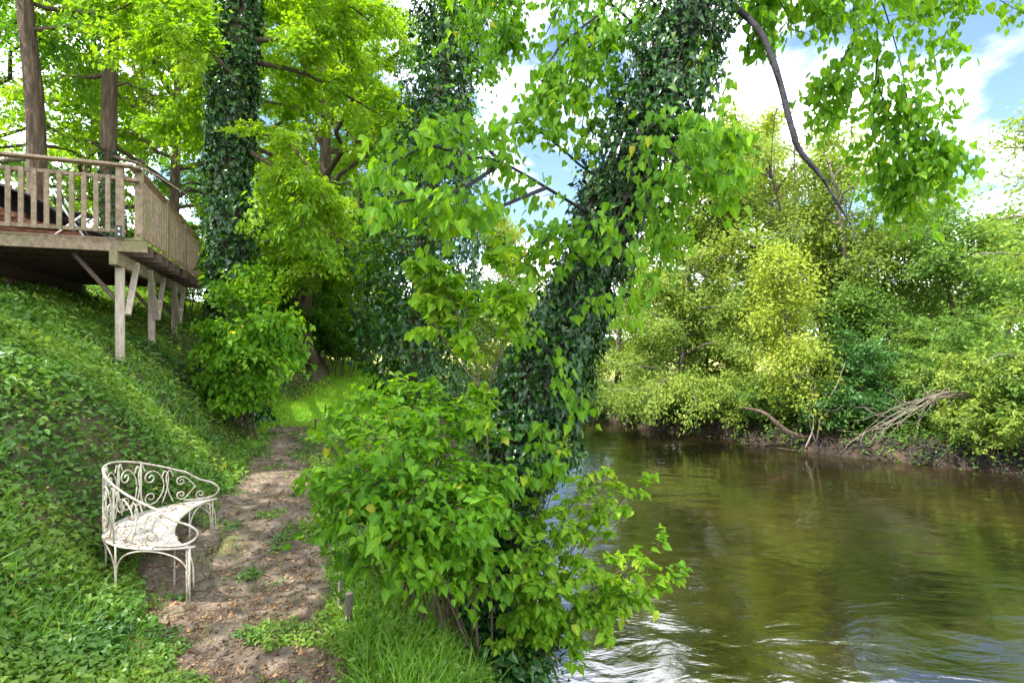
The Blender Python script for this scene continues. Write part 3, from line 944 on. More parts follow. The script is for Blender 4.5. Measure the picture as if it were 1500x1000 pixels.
# dry leaves and stalks lying on the seat
n_ = 120
a_ = RNG.uniform(-70, 60, n_); f_ = RNG.uniform(.03, .8, n_) ** 1.3
P_ = np.array([bo(a, SH + .008) * (1 - f) + bi(a, SH + .008) * f for a, f in zip(a_, f_)]) + B0
T_ = RNG.normal(size=(n_, 3)) * np.array([1, 1, .1]); N_ = np.array([0, 0, 1.]) + RNG.normal(size=(n_, 3)) * .25
kind(leaf_mesh('seat_leaves', P_, T_, N_, .04 * RNG.uniform(.5, 1.3, n_), DRYL, M['dry'], RNG.uniform(.3, 1, n_), width=.026), 'stuff', 'dry brown leaves and stalks lying on the bench seat')


# ================================================================== STAKES
def stake(name, label, px, py, Yd, h, r, lean, mat, group=None):
    x = (px - 750) / F * Yd; z = tz(x, Yd)
    root = thing(name, label, 'stake', (x, Yd, z), group)
    s_ = MB()
    P_ = [np.array([lean[0] * f * h, lean[1] * f * h, -.1 + (h + .1) * f]) for f in np.linspace(0, 1, 6)]
    s_.tube(P_, r * (1 + .06 * RNG.normal(size=6)), 9, rough=.05)
    s_.build('shaft', M[mat], root)
    if r > .02:
        c_ = MB(); c_.tube([P_[-1] + [0, 0, .001], P_[-1] + [0, 0, .006]], [r * .93, r * .8], 9); c_.build('cut_top', M['deadwood'], root)


stake('wooden_stake', 'short thick sawn stake at the edge of the path', 508, 915, 4.75, .28, .036, (.08, 0), 'bark_grey')
stake('wooden_stake', 'thin pale stick standing beside the short thick stake', 497, 915, 4.85, .46, .016, (.02, 0), 'deadwood')
stake('wooden_stake', 'short dark stake at the near edge of the sunlit lawn', 463, 640, 11.3, .36, .03, (.02, 0), 'bark')
stake('wooden_stake', 'slender leaning dark stake out on the sunlit lawn', 474, 610, 12.6, .42, .018, (.12, 0), 'bark')
# ================================================================== LEFT WOOD
def base_at(px, Yd, sink=.1):
    x = (px - 750) / F * Yd
    return np.array([x, Yd, tz(x, Yd) - sink])


def up_trunk(px, Yd, top_px, h, bend=.15, n=5):
    b = base_at(px, Yd); e = np.array([(top_px - 750) / F * Yd, Yd + RNG.normal() * .3, b[2] + h])
    return wiggle(b, e, n, bend * .06)


DOME = lambda g: .42 + .68 * math.sin(math.pi * (.12 + .76 * g))

tr = up_trunk(57, 15, 20, 17)
tree('bare_trunk_tree', 'tall straight tree with bare brown trunk at far left behind the deck', 'tree', tr, .25, dome_limbs(tr, .40, .98, 22, 4.0, 0, 60, shape=DOME), 9, 1.3, 7000, .15, 'wood_green', r1=.1, sig=.16, flat=.4)
tr = up_trunk(172, 16, 150, 16)
t_ = tree('ivy_footed_tree', 'second bare trunk behind the deck with ivy on its foot', 'tree', tr, .24, dome_limbs(tr, .36, .98, 22, 3.8, 0, 60, shape=DOME), 9, 1.3, 7200, .15, 'beech', r1=.09, sig=.16, flat=.4)
ivy_shell(tr[:2] - tr[0], [.42, .36, .3, .2], 2200, .11, t_)
lb = MB()
for a, b in (((180, 225), (285, 290)), ((168, 225), (130, 205))):
    q_ = resample(tr, 80); q_ = q_[np.abs(q_[:, 2] - at(*a, 16)[2]).argmin()]
    lb.tube(wiggle(q_, at(*b, 15.2), 7, .03, .05) - tr[0], np.linspace(.06, .015, 7), 5)
lb.build('limbs', M['twig'], t_)

# big ivy covered trunk right of the deck
tr = resample([base_at(338, 11.5), at(336, 420, 11.5), at(340, 200, 11.5), at(352, 0, 11.5), at(360, -250, 11.6)], 7)
limbs = []
for a, b, c, d in (((375, 60, 11.5), (440, 55, 11.2), (520, 45, 10.8), 0), ((372, 190, 11.5), (430, 215, 11.1), (480, 300, 10.6), 0), ((370, 225, 11.4), (420, 260, 10.9), (445, 340, 10.5), 0),
                   ((350, 120, 11.3), (290, 60, 10.6), (230, 40, 10), 0), ((360, 90, 11.7), (450, 110, 11.9), (560, 170, 11.8), 0), ((345, -60, 11.7), (250, -20, 11.4), (160, 20, 11), 0),
                   ((365, -100, 11.6), (450, -40, 11), (540, 30, 10.4), 0), ((345, -140, 11.8), (310, -60, 12.2), (270, 10, 12.4), 0), ((355, 20, 11.8), (300, 120, 12.4), (250, 190, 12.6), 0)):
    limbs.append(resample([at(*a), at(*b), at(*c)], 7))
limbs += dome_limbs(tr, .8, 1, 5, 2.6, 25, 60)
t_ = tree('ivy_clad_tree', 'straight tree with thick ivy around its trunk, right of the deck', 'tree', tr, .3, limbs, 11, 1.35, 12500, .13, 'beech', r1=.2, sig=.12, flat=.35, droop=.3)
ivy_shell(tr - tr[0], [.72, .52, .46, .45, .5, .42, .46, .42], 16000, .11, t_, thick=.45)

# dark ivy column by the river
tr = resample([base_at(606, 15), at(618, 400, 15), at(640, 200, 15), at(660, 0, 15), at(672, -150, 15)], 7)
limbs = dome_limbs(tr, .12, .95, 22, 1.6, 0, 50)
t_ = tree('ivy_column_tree', 'dark ivy smothered tree between the lawn and the leaning tree', 'tree', tr, .3, limbs, 6, .9, 4200, .14, 'wood_green', r1=.12, sig=.2, flat=.7)
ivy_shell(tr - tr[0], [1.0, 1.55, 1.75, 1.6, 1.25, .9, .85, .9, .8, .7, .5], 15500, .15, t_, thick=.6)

# sunlit tree with a stout forked trunk at the end of the lawn
b = base_at(441, 17)
tr = resample([b, at(441, 440, 17), at(452, 395, 17), at(470, 330, 17), at(478, 200, 17.2), at(470, 40, 17.4)], 8)
limbs = [resample([at(441, 425, 17), at(420, 380, 16.8), at(395, 330, 16.4), at(370, 290, 16)], 6), resample([at(452, 400, 17), at(500, 350, 16.4), at(545, 330, 15.8), at(580, 350, 15.4)], 6),
         resample([at(447, 400, 17), at(440, 330, 16), at(430, 270, 15), at(425, 280, 14.4)], 6)]
limbs += dome_limbs(tr, .35, 1, 26, 4.0, 0, 60, shape=DOME)
tree('forked_tree', 'sunlit yellow-green tree with a stout brown trunk beyond the lawn', 'tree', tr, .36, limbs, 10, 1.35, 17000, .15, 'beech', r1=.1, sig=.14, flat=.32, droop=.35)

for k_, (x_, y_, h_, L_, lab) in enumerate([(-10.2, 4.2, 14, 4.4, 'unseen tree added on the hillside left of view to shade the bench'), (-8.6, .4, 14, 4.2, 'unseen tree added on the hillside beside the viewer to shade the near end of the path'), (-5.2, -2.5, 14, 4.2, 'unseen tree added behind the viewer to shade the foot of the path')]):  # trees added out of view to throw shade on bench and path
    b = np.array([x_, y_, tz(x_, y_) - .1])
    tr = wiggle(b, b + np.array([.5, .3, h_]), 5, .008)
    tree('added_shade_tree', lab, 'tree', tr, .24, dome_limbs(tr, .45, 1, 26, L_, 5, 60, shape=DOME), 9, 1.4, 3600, .17, 'beech', r1=.08, sig=.18, flat=.35, group='trees of the wood behind the deck')

BT = [  # px, Y, height, limb length, f0, leaf count, material, label
    (255, 20, 13, 4.6, .12, 15000, 'beech', 'bright yellow-green tree right behind the deck rail corner'),
    (105, 24, 15, 5.0, .2, 10500, 'beech', 'pale green tree seen between the two bare trunks'),
    (-60, 19, 13, 4.6, .15, 7500, 'wood_green', 'green tree at the left edge of the photo above the deck'),
    (345, 27, 17, 5.5, .1, 12000, 'wood_green', 'mid green tree deep behind the thick ivy trunk'),
    (535, 25, 17, 5.0, .05, 17000, 'beech', 'tall bright tree beyond the lawn, left of the dark ivy column'),
    (455, 33, 19, 6.0, .1, 10000, 'wood_green', 'farthest tree of the wood, over the end of the lawn'),
    (610, 37, 15, 5.5, .08, 9000, 'wood_green', 'distant green tree behind the dark ivy column'),
    (200, 33, 19, 6.0, .1, 9500, 'wood_green', 'distant tall tree behind the deck, highest on the slope'),
]
for px, Yd, h, L, f0, nl, mt, lab in BT:
    tr = up_trunk(px, Yd, px + RNG.normal() * 25, h)
    tree('woodland_tree', lab, 'tree', tr, .2, dome_limbs(tr, f0, 1, 30, L, -4, 65, shape=DOME), 9, 1.6, nl, .15 + .004 * (Yd - 15), mt, r1=.06, sig=.2, flat=.35, droop=.3, group='trees of the wood behind the deck')

# shrubs of the wood edge
b = base_at(352, 10.6)
bush('lime_bush', 'bright broad leaved bush at the foot of the ivy trunk right of the deck', 'bush', b,
     [resample([base_at(338 + q * 3, 10.9), at(352 + .35 * (ex - 352), (ey + 560) / 2 - 25, 10.4), at(ex, ey, ey_Y)], 6) for q, (ex, ey, ey_Y) in enumerate([(318, 420, 10.7), (385, 425, 10.2), (415, 465, 10), (365, 400, 10.4), (300, 560, 10.4), (350, 590, 10.2), (435, 480, 10.2), (440, 515, 10.3), (415, 530, 9.9), (385, 520, 9.8), (310, 480, 10.4), (300, 520, 10.3), (370, 480, 9.7), (380, 585, 10.0), (340, 540, 10.0)])],
     'lime', 11, .5, 4200, .09, HEART, sig=.12, flat=.6, droop=.4, leafdown=.6, tilt=.5)
for px, Yd, n, h, r, nl, mt, lab in [(425, 17.2, 14, 1.3, 1.0, 2400, 'wood_green', 'low shrub closing the far end of the lawn'), (275, 14.5, 16, 1.9, 1.5, 4200, 'beech', 'sunlit bush behind the deck support posts'), (300, 17.5, 14, 2.4, 1.6, 3600, 'wood_green', 'green bush in the wood behind the last deck post'),
                                 (478, 19.5, 14, 1.9, 1.2, 2800, 'wood_green', 'arching green shrub at the far edge of the lawn under the forked trunk'),
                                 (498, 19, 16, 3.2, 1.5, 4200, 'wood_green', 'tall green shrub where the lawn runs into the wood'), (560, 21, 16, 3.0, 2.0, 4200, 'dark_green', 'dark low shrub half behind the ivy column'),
                                 (385, 18, 14, 2.6, 1.6, 3600, 'wood_green', 'shrub on the slope left of the forked trunk'), (210, 19, 14, 1.6, 1.6, 2600, 'beech', 'small sunny shrub beyond the slope under the deck'), (110, 19, 14, 1.5, 1.8, 2400, 'wood_green', 'low shrub at the foot of the bare trunks'),
                                 (455, 21.5, 18, 5.2, 2.2, 5600, 'beech', 'bright yellow-green shrub filling the gap behind the forked trunk'), (405, 22.5, 18, 5.5, 2.2, 5200, 'beech', 'tall sunlit shrub behind the bush at the ivy trunk'), (515, 23, 18, 5.8, 2.0, 5200, 'beech', 'tall sunlit shrub just left of the dark ivy column'), (430, 26, 16, 5, 2.8, 4200, 'beech', 'tall shrub deep in the wood above the lawn'), (650, 19, 16, 2.2, 1.6, 3000, 'wood_green', 'riverside shrub right of the ivy column')]:
    b = base_at(px, Yd, 0)
    bush('woodland_shrub', lab, 'shrub', b, fan(b, n, h, r), mt, 8, .7, nl, .13 + .003 * (Yd - 14), DIAM, 'shrubs along the edge of the wood', sig=.09, flat=.6, droop=.3, leafdown=.4)

# ================================================================== LEANING TREE
LT = resample([base_at(708, 5.75, .2), at(712, 860, 5.75), at(762, 650, 5.8), at(826, 500, 5.85), at(890, 330, 5.9), at(964, 150, 5.95), at(1030, -30, 6.0), at(1110, -260, 6.1), at(1160, -520, 6.2)], 13)
L0 = LT[0].copy()
lean = thing('leaning_tree', 'ivy wrapped tree leaning out over the river in the middle of the photo', 'tree', L0)
mb = MB(); mb.tube(resample(LT, 30) - L0, np.linspace(.26, .14, 30), 14, rough=.06); mb.build('trunk', M['limbbark'], lean)
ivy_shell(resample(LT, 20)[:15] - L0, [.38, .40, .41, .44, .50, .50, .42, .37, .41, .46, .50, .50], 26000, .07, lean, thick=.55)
# bare ivy stems creeping up the bark
sb = MB()
for k_ in range(26):
    i0 = RNG.integers(0, 16); C_ = resample(LT, 30)[i0:i0 + RNG.integers(6, 13)] - L0
    th = RNG.uniform(2.6, 5.2) + np.cumsum(RNG.normal(size=len(C_)) * .18)
    R_ = .27 + .03 * RNG.random()
    sb.tube(resample(C_ + np.stack([np.cos(th) * R_, np.sin(th) * R_, np.zeros(len(C_))], -1), 24), RNG.uniform(.006, .016), 5)
sb.build('ivy_stems', M['twig'], lean)


def br(*pp, n=7):
    return resample([at(*p) for p in pp], n) - L0


limb = MB(); acc = []
LTR = resample(LT, 200) - L0
joined = []


def rooted(B):
    """start a bough on the trunk, or on the bough it forks from"""
    pool = np.vstack([LTR] + joined); d = np.linalg.norm(pool - B[0], axis=1); i = int(d.argmin())
    R_ = np.vstack([pool[i], B]) if .02 < d[i] < 1.5 else B
    joined.append(resample(R_, 40))
    return R_


def spray(branches, r, *a, **k):
    branches = [rooted(B) for B in branches]
    for B in branches:
        limb.tube(resample(B, 16), np.linspace(r, r * .3, 16), 6, cap=False, rough=.04)
    acc.append(sprays(limb, branches, *a, **k))


# the arm reaching left in front of the ivy column
spray([br((872, 318, 5.8), (800, 275, 5.3), (735, 238, 4.9), (690, 232, 4.6), (640, 250, 4.4)), br((735, 238, 4.9), (680, 275, 4.5), (620, 290, 4.2), (560, 300, 4.1)), br((690, 232, 4.6), (640, 215, 4.5), (600, 225, 4.4), (570, 245, 4.3)), br((735, 238, 4.9), (690, 200, 4.9), (640, 190, 4.8)),
       br((800, 275, 5.3), (740, 300, 4.8), (690, 320, 4.6), (640, 335, 4.5))], .02, 11, .42, 820, .078, sig=.07, droop=.35, leafdown=.9, tilt=.55, twig_r=.004)
spray([br((880, 330, 5.7), (830, 330, 5.3), (790, 360, 5.1), (750, 390, 5)), br((860, 250, 5.9), (800, 200, 5.6), (760, 180, 5.4), (720, 200, 5.2))], .014, 10, .36, 540, .076, sig=.07, droop=.4, leafdown=.9, tilt=.55, twig_r=.004)
# boughs at the top, left of the trunk
spray([br((985, -60, 6.3), (930, -30, 6.3), (880, 20, 6.1), (860, 100, 5.8), (862, 200, 5.8)), br((930, 40, 6.2), (880, 60, 6.0), (840, 90, 5.6), (800, 150, 5.5)), br((985, -60, 6.3), (900, -60, 6.1), (840, -20, 5.7), (800, 50, 5.6)),
       br((940, 10, 6.2), (890, 80, 6.0), (860, 140, 5.8), (850, 220, 5.7)), br((880, 20, 5.8), (830, 60, 5.6), (800, 100, 5.6), (790, 150, 5.6))], .016, 12, .42, 1600, .076, sig=.09, droop=.4, leafdown=.8, tilt=.6, twig_r=.004)
spray([br((985, -90, 6.2), (880, -110, 6.6), (780, -60, 6.9), (720, 20, 7), (690, 90, 7)), br((780, -60, 6.9), (720, -30, 7), (690, 20, 7.1), (665, 60, 7.1)), br((780, -60, 6.9), (760, -20, 6.8), (735, 40, 6.8), (715, 100, 6.8)), br((720, 20, 7), (740, 60, 6.8), (752, 20, 6.8))], .014, 10, .38, 900, .08, sig=.08, droop=.5, leafdown=.8, tilt=.6, twig_r=.004)
# right of the trunk and the curtain hanging in front of it
spray([br((925, 235, 5.7), (965, 205, 5.2), (1010, 200, 4.9), (1050, 195, 4.7), (1085, 200, 4.7)), br((965, 205, 5.2), (1000, 240, 4.9), (1040, 260, 4.8), (1070, 250, 4.7)), br((940, 200, 5.6), (985, 170, 5.4), (1040, 190, 5.2), (1080, 230, 5.1))], .014, 12, .36, 620, .083, sig=.07, droop=.6, leafdown=1.1, tilt=.6, twig_r=.004)
spray([br((955, 200, 5.3), (950, 240, 4.9), (945, 310, 4.8), (930, 390, 4.8), (915, 450, 4.9)), br((975, 215, 5.2), (970, 280, 5), (962, 350, 5), (955, 420, 5)), br((985, 240, 5.1), (980, 300, 5.1), (968, 360, 5.1)), br((1000, 60, 6), (1030, 70, 5.7), (1050, 120, 5.6), (1062, 200, 5.6))], .009, 11, .26, 520, .07, sig=.07, droop=.9, up=-.1, leafdown=1.6, tilt=.7, twig_r=.0035)
# short leafy shoots standing out from the ivy half way up
spray([br((850, 400, 5.5), (800, 385, 5.1), (760, 400, 4.9)), br((835, 450, 5.4), (880, 430, 5.0), (915, 450, 4.9)), br((810, 520, 5.4), (770, 480, 5.0), (740, 490, 4.9)), br((860, 380, 5.4), (880, 340, 5.0), (870, 300, 4.9)), br((800, 560, 5.4), (830, 560, 5.1), (850, 600, 5.0)),
       br((770, 620, 5.4), (800, 640, 5.0), (790, 700, 4.9)), br((870, 350, 5.5), (820, 340, 5.1), (770, 330, 5.0))], .007, 8, .22, 330, .078, sig=.05, droop=.6, leafdown=1.0, tilt=.6, twig_r=.003)
# the bare curving limb at upper right
bare = [br((1035, -15, 6.0), (1085, 18, 5.9), (1118, 55, 5.8), (1142, 120, 5.7), (1160, 190, 5.6), (1172, 222, 5.6), (1200, 255, 5.55), (1225, 295, 5.5), (1246, 330, 5.5), n=18)]
limb.tube(resample(bare[0], 40), np.interp(np.linspace(0, 1, 40), [0, .5, .72, .76, 1], [.034, .030, .025, .015, .006]), 9, rough=.07)
bare_pts = resample(bare[0], 160)


def hook(B):
    """start a twig inside the limb (or twig) it grows from"""
    d = np.linalg.norm(bare_pts - B[0], axis=1); i = int(d.argmin())
    p = bare_pts[i] if d[i] < .25 else B[0] - (B[1] - B[0]) * .3
    return np.vstack([p, B])


for pp, r in (([(1149, 150, 5.65), (1136, 165, 5.6), (1131, 210, 5.6), (1129, 262, 5.6)], .008), ([(1164, 198, 5.6), (1164, 235, 5.6), (1164, 268, 5.6)], .009), ([(1185, 243, 5.6), (1170, 262, 5.5), (1150, 285, 5.5), (1125, 310, 5.4)], .006),
              ([(1165, 190, 5.6), (1180, 190, 5.5), (1186, 205, 5.5)], .006), ([(1205, 262, 5.5), (1222, 270, 5.5), (1238, 295, 5.4), (1240, 325, 5.4)], .009), ([(1225, 290, 5.5), (1250, 340, 5.4), (1262, 380, 5.4)], .006),
              ([(1104, 39, 5.85), (1096, 110, 5.9), (1100, 165, 5.9)], .003), ([(1129, 87, 5.74), (1124, 110, 5.8), (1135, 130, 5.8)], .003), ([(1128, 262, 5.6), (1130, 300, 5.6), (1126, 330, 5.6)], .003)):
    limb.tube(hook(br(*pp, n=12)), np.linspace(r, r * .4, 13), 5, rough=.06)
# leafy curtains hanging over the water at upper right
spray([br((1050, -120, 6.4), (1180, -160, 7), (1270, -60, 7.2), (1285, 80, 7.2), (1288, 200, 7.1)), br((1180, -160, 7), (1300, -150, 7.4), (1345, -20, 7.4), (1370, 90, 7.3), (1380, 200, 7.2)), br((1180, -160, 7), (1240, -60, 6.8), (1250, 60, 6.8), (1235, 150, 6.7)),
       br((1270, -60, 7.2), (1310, 60, 7), (1330, 160, 6.9), (1325, 260, 6.8)), br((1285, 120, 7.2), (1310, 200, 7.1), (1330, 260, 7), (1345, 320, 7)), br((1285, 80, 7.2), (1280, 180, 7.3), (1290, 260, 7.3), (1300, 300, 7.3)), br((1250, 60, 6.8), (1222, 110, 6.8), (1205, 160, 6.8)), br((1330, 160, 6.9), (1360, 210, 6.9), (1385, 250, 6.9))], .012, 13, .46, 2700, .092, sig=.10, droop=.5, leafdown=.8, tilt=.6, twig_r=.004)
spray([br((1040, -80, 6.2), (1090, -60, 6.2), (1140, 0, 6.2), (1175, 60, 6.2)), br((1090, -60, 6.2), (1110, 0, 6.1), (1120, 50, 6.1)), br((1090, -60, 6.2), (1160, -40, 6.3), (1200, 10, 6.3), (1215, 30, 6.3))], .012, 10, .34, 700, .09, sig=.06, droop=.5, leafdown=.8, tilt=.6, twig_r=.004)
spray([br((1300, -150, 7.4), (1390, -80, 7.6), (1450, -10, 7.7), (1500, 20, 7.7)), br((1390, -80, 7.6), (1400, -20, 7.5), (1410, 30, 7.5)), br((1390, -80, 7.6), (1350, -30, 7.5), (1370, 20, 7.5)), br((1450, -60, 7.6), (1520, -30, 7.6), (1560, 10, 7.6)), br((1180, -160, 7), (1200, -60, 6.8), (1230, 0, 6.8))], .012, 10, .4, 1000, .092, sig=.08, droop=.4, leafdown=.7, tilt=.6, twig_r=.004)
# the unseen top of the crown above the frame, which shades the bank
topl = [rooted(B) for B in dome_limbs(LT - L0, .74, 1, 12, 3.0, 10, 60)]
for B in topl: limb.tube(B, np.linspace(.05, .012, len(B)), 6, cap=False)
acc.append(sprays(limb, topl, 9, 1.0, 3800, .12, sig=.15, flat=.4, keep=lambda p: p[:, 1] > -.6))
limb.build('limbs', M['limbbark'], lean, True)
P_, T_, N_, S_ = [np.concatenate([a[i] for a in acc]) for i in range(4)]
leaf_mesh('crown', P_, T_, N_, S_, HEART, M['lime'], patch_var(P_, 1.2, .35), lean)

# ================================================================== LIME SHOOTS AND BUSH IN FRONT OF IT
bb = base_at(655, 5.1, 0)
ends = [(468, 690, 4.5), (478, 640, 4.9), (500, 600, 5.2), (545, 575, 5.2), (590, 560, 5.3), (640, 570, 5.2), (685, 600, 5.2), (470, 740, 4.3), (470, 790, 4.2), (500, 830, 4.2), (545, 840, 4.0), (590, 830, 3.9), (640, 840, 3.9), (560, 700, 4.2),
        (610, 650, 4.3), (520, 660, 4.4), (660, 700, 4.3), (720, 690, 4.6), (600, 740, 3.9), (540, 770, 3.9), (660, 780, 3.9), (700, 620, 5.0), (500, 720, 4.2), (720, 820, 4.5), (700, 870, 4.5), (620, 610, 4.7), (560, 610, 4.7), (690, 740, 4.2), (730, 760, 4.6)]
st = []
for q, (ex, ey, eY) in enumerate(ends):
    s0 = base_at(655 + RNG.normal() * 40, 5.1 + RNG.normal() * .15, .03); e = at(ex, ey, eY)
    mid = s0 * .45 + e * .55; mid[2] = max(s0[2], e[2]) * .62 + .3 + .1 * RNG.random()
    st.append(resample([s0, mid, e], 8))
bush('lime_bush', 'large leafy green bush at the foot of the leaning tree', 'bush', bb, st, 'lime', 11, .34, 3300, .07, HEART, stem_r=.010, sig=.06, flat=.6, droop=.25, start=.25, leafdown=.3, tilt=.38, twig_r=.004)
# young pale shoot rising in front of the ivy trunk
bb = base_at(722, 5.0, 0)
st = [resample([bb, at(716, 700, 4.7), at(708, 590, 4.7), at(690, 500, 4.7), at(680, 420, 4.7)], 9), resample([at(708, 590, 4.7), at(735, 510, 4.6), at(748, 440, 4.6), at(740, 380, 4.6)], 7), resample([at(705, 570, 4.7), at(650, 500, 4.6), at(625, 440, 4.6), at(612, 400, 4.6)], 7),
      resample([at(695, 520, 4.7), at(665, 450, 4.6), at(650, 400, 4.6)], 6)]
bush('lime_sapling', 'thin pale green sapling standing between bush and leaning trunk', 'sapling', bb, st, 'sapling', 8, .34, 860, .074, HEART, stem_r=.010, sig=.035, droop=.3, start=.35, leafdown=.6, tilt=.5, twig_r=.004)
bb = base_at(738, 5.3, 0)
st = []
for ex, ey, eY in [(945, 690, 5.1), (1003, 845, 4.6), (925, 885, 4.7), (890, 735, 5.2), (845, 905, 4.8), (965, 800, 4.7), (835, 640, 5.4), (880, 820, 4.6), (905, 705, 5.4), (800, 860, 4.5), (830, 760, 4.9), (780, 800, 4.6), (960, 840, 4.8), (800, 690, 5.2), (860, 690, 5.0)]:
    s0 = bb + RNG.normal(size=3) * np.array([.1, .1, .0]); e = at(ex, ey, eY); mid = (s0 + e) / 2 + np.array([0, 0, .22])
    st.append(resample([s0, mid, e], 8))
bush('overhanging_bush', 'low leafy shoots reaching right over the water from the bank', 'bush', bb, st, 'sapling', 11, .30, 2200, .066, HEART, stem_r=.009, sig=.03, flat=.6, droop=.3, start=.3, leafdown=.45, tilt=.4, twig_r=.0035)
# dark ivy tangle at the trunk's foot
bb = base_at(720, 5.2, 0)
bush('ivy_clump', 'dark ivy tangle on the bank at the foot of the leaning tree', 'ivy', bb, fan(bb, 14, .55, .62), 'ivy', 7, .25, 1700, .07, IVYL, stem_r=.006, sig=.07, flat=.8, droop=.3)

# ================================================================== FAR BANK
def far_tree(name, label, px, Yd, h, L, nl, size, mt, n=34, f0=.2, lean=0, r0=.16, e0=8, e1=72, nsub=9, sub=1.2, group=None, **kw):
    tr = up_trunk(px, Yd, px + lean, h, .3)
    return tree(name, label, 'tree', tr, r0, dome_limbs(tr, f0, 1, n, L, e0, e1, shape=DOME), nsub, sub, int(nl * 1.5), size * 1.1, mt, bark='bark_grey', r1=.04, group=group, **{**dict(sig=.26, flat=.85, droop=.3, tilt=.8), **kw})


# the big many stemmed tree
b0 = base_at(1240, 25)
root = thing('multi_stem_tree', 'large spreading many-stemmed tree rising over the far bank', 'tree', b0)
mb = MB(); lb = MB(); limbs = []
for q, (px, py, Yd) in enumerate([(1130, 260, 24.5), (1185, 235, 25.5), (1240, 228, 25), (1300, 245, 24.5), (1350, 270, 25.5), (1390, 320, 24.5), (1080, 320, 25), (1260, 250, 26.5), (1215, 240, 23)]):
    s0 = b0 + np.array([RNG.normal() * .25, RNG.normal() * .2, 0]); e = at(px, py, Yd)
    mid = at(1240 + (px - 1240) * .33 + RNG.normal() * 6, 430, (Yd + 25) / 2)
    S = resample([s0, at(1240 + (px - 1240) * .12, 540, 25), mid, (mid + e) / 2 + RNG.normal(size=3) * .2, e], 16)
    mb.tube(S - b0, np.linspace(.16, .03, 16), 8, rough=.05)
    for k_ in range(12):
        i = RNG.integers(7, 16); d = (S[i] - S[i - 1]); d /= np.linalg.norm(d)
        a = RNG.uniform(0, 6.28); o = np.array([math.cos(a), math.sin(a), RNG.uniform(-.15, .5)])
        L = RNG.uniform(1.2, 2.3); limbs.append(wiggle(S[i], S[i] + (d * .4 + o) * L, 6, .05, .08) - b0)
for px, py, Yd in [(1420, 380, 24), (1400, 430, 23.5), (1430, 340, 25), (1050, 400, 24), (1070, 450, 23.5), (1350, 440, 23), (1310, 360, 22.5), (1120, 420, 23), (1380, 370, 23)]:
    limbs.append(resample([at(1240 + (px - 1240) * .25, 455, 25), at(1240 + (px - 1240) * .6, (py + 440) / 2 - 20, 24.5), at(px, py, Yd)], 8) - b0)
mb.build('trunk', M['bark_grey'], root)
for B in limbs: lb.tube(B, np.linspace(.06, .015, len(B)), 5, cap=False)
P_, T_, N_, S_ = sprays(lb, limbs, 10, 1.0, 56000, .16, sig=.24, flat=.8, droop=.3, leafdown=.3, tilt=.8)
lb.build('limbs', M['bark_grey'], root)
leaf_mesh('crown', P_, T_, N_, S_, DIAM, M['far_ash'], patch_var(P_, .35, .6), root)

far_tree('yellow_tree', 'slim yellow-green young tree leaning at the water of the far bank', 1172, 19.6, 5.8, 1.15, 3000, .13, 'far_yellow', 26, .12, -35, .07, 5, 60, 6, .6)
far_tree('riverside_tree', 'pale yellow-green tree on the far bank just right of the leaning trunk', 1030, 25, 9.3, 3.2, 10500, .16, 'far_ash', 30, .12, 10)
far_tree('riverside_tree', 'tree with a rounded top behind the slim yellow young tree', 1100, 29, 12.0, 3.8, 10500, .18, 'far_yellow', 28, .15, 0)
far_tree('riverside_tree', 'green tree on the far bank partly hidden by the leaning trunk', 905, 29, 9.6, 3.4, 8000, .17, 'far_ash', 28, .1, 0)
far_tree('riverside_tree', 'distant tree seen left of the leaning trunk across the water', 735, 38, 8.5, 3.6, 7000, .19, 'far_ash', 28, .05, 0)
far_tree('riverside_tree', 'dark green tree standing right of the many-stemmed tree', 1400, 22, 6.0, 2.4, 6500, .15, 'far_green', 26, .12, 10)
far_tree('riverside_tree', 'green tree far behind the right hand bushes', 1470, 27, 6.6, 2.8, 5500, .17, 'far_green', 26, .1, 0)
far_tree('riverside_tree', 'sparse tree at the right edge reaching high into the sky', 1575, 15, 9.2, 2.3, 2200, .13, 'far_ash', 26, .3, 10, .12, -10, 40, 6, .7)
far_tree('riverside_tree', 'small tree on the far bank beneath the spreading crown', 1250, 23.5, 3.4, 1.9, 4500, .14, 'far_green', 26, .08)

# tree leaning over the water with two long mossy limbs
b0 = base_at(1010, 24.5)
tr = resample([b0, at(1000, 560, 24), at(1000, 480, 24), at(1010, 380, 24.5)], 7)
limbs = [resample([at(1003, 568, 24), at(960, 566, 22), at(905, 572, 20.8), at(862, 568, 20)], 8), resample([at(1000, 545, 24), at(950, 538, 22.5), at(900, 532, 21.5), at(855, 520, 21)], 8),
         resample([at(1003, 568, 24), at(1050, 560, 22), at(1090, 590, 20.5)], 7), resample([at(1000, 520, 24), at(1050, 500, 22.5), at(1100, 520, 21.5)], 7), resample([at(1000, 500, 24), at(940, 470, 23), at(890, 460, 22)], 7),
         resample([at(1000, 540, 24), at(970, 560, 21.5), at(940, 590, 20.5)], 7), resample([at(1000, 540, 24), at(1010, 560, 21.5), at(1020, 590, 20.5)], 7)]
limbs += dome_limbs(tr, .3, 1, 18, 2.6, -8, 50)
tree('overhanging_tree', 'tree on the far bank with long dark limbs low over the water', 'tree', tr, .2, limbs, 10, .95, 13000, .14, 'far_ash', bark='bark_grey', limb_r=.065, sig=.22, flat=.8, droop=.5, tilt=.8)

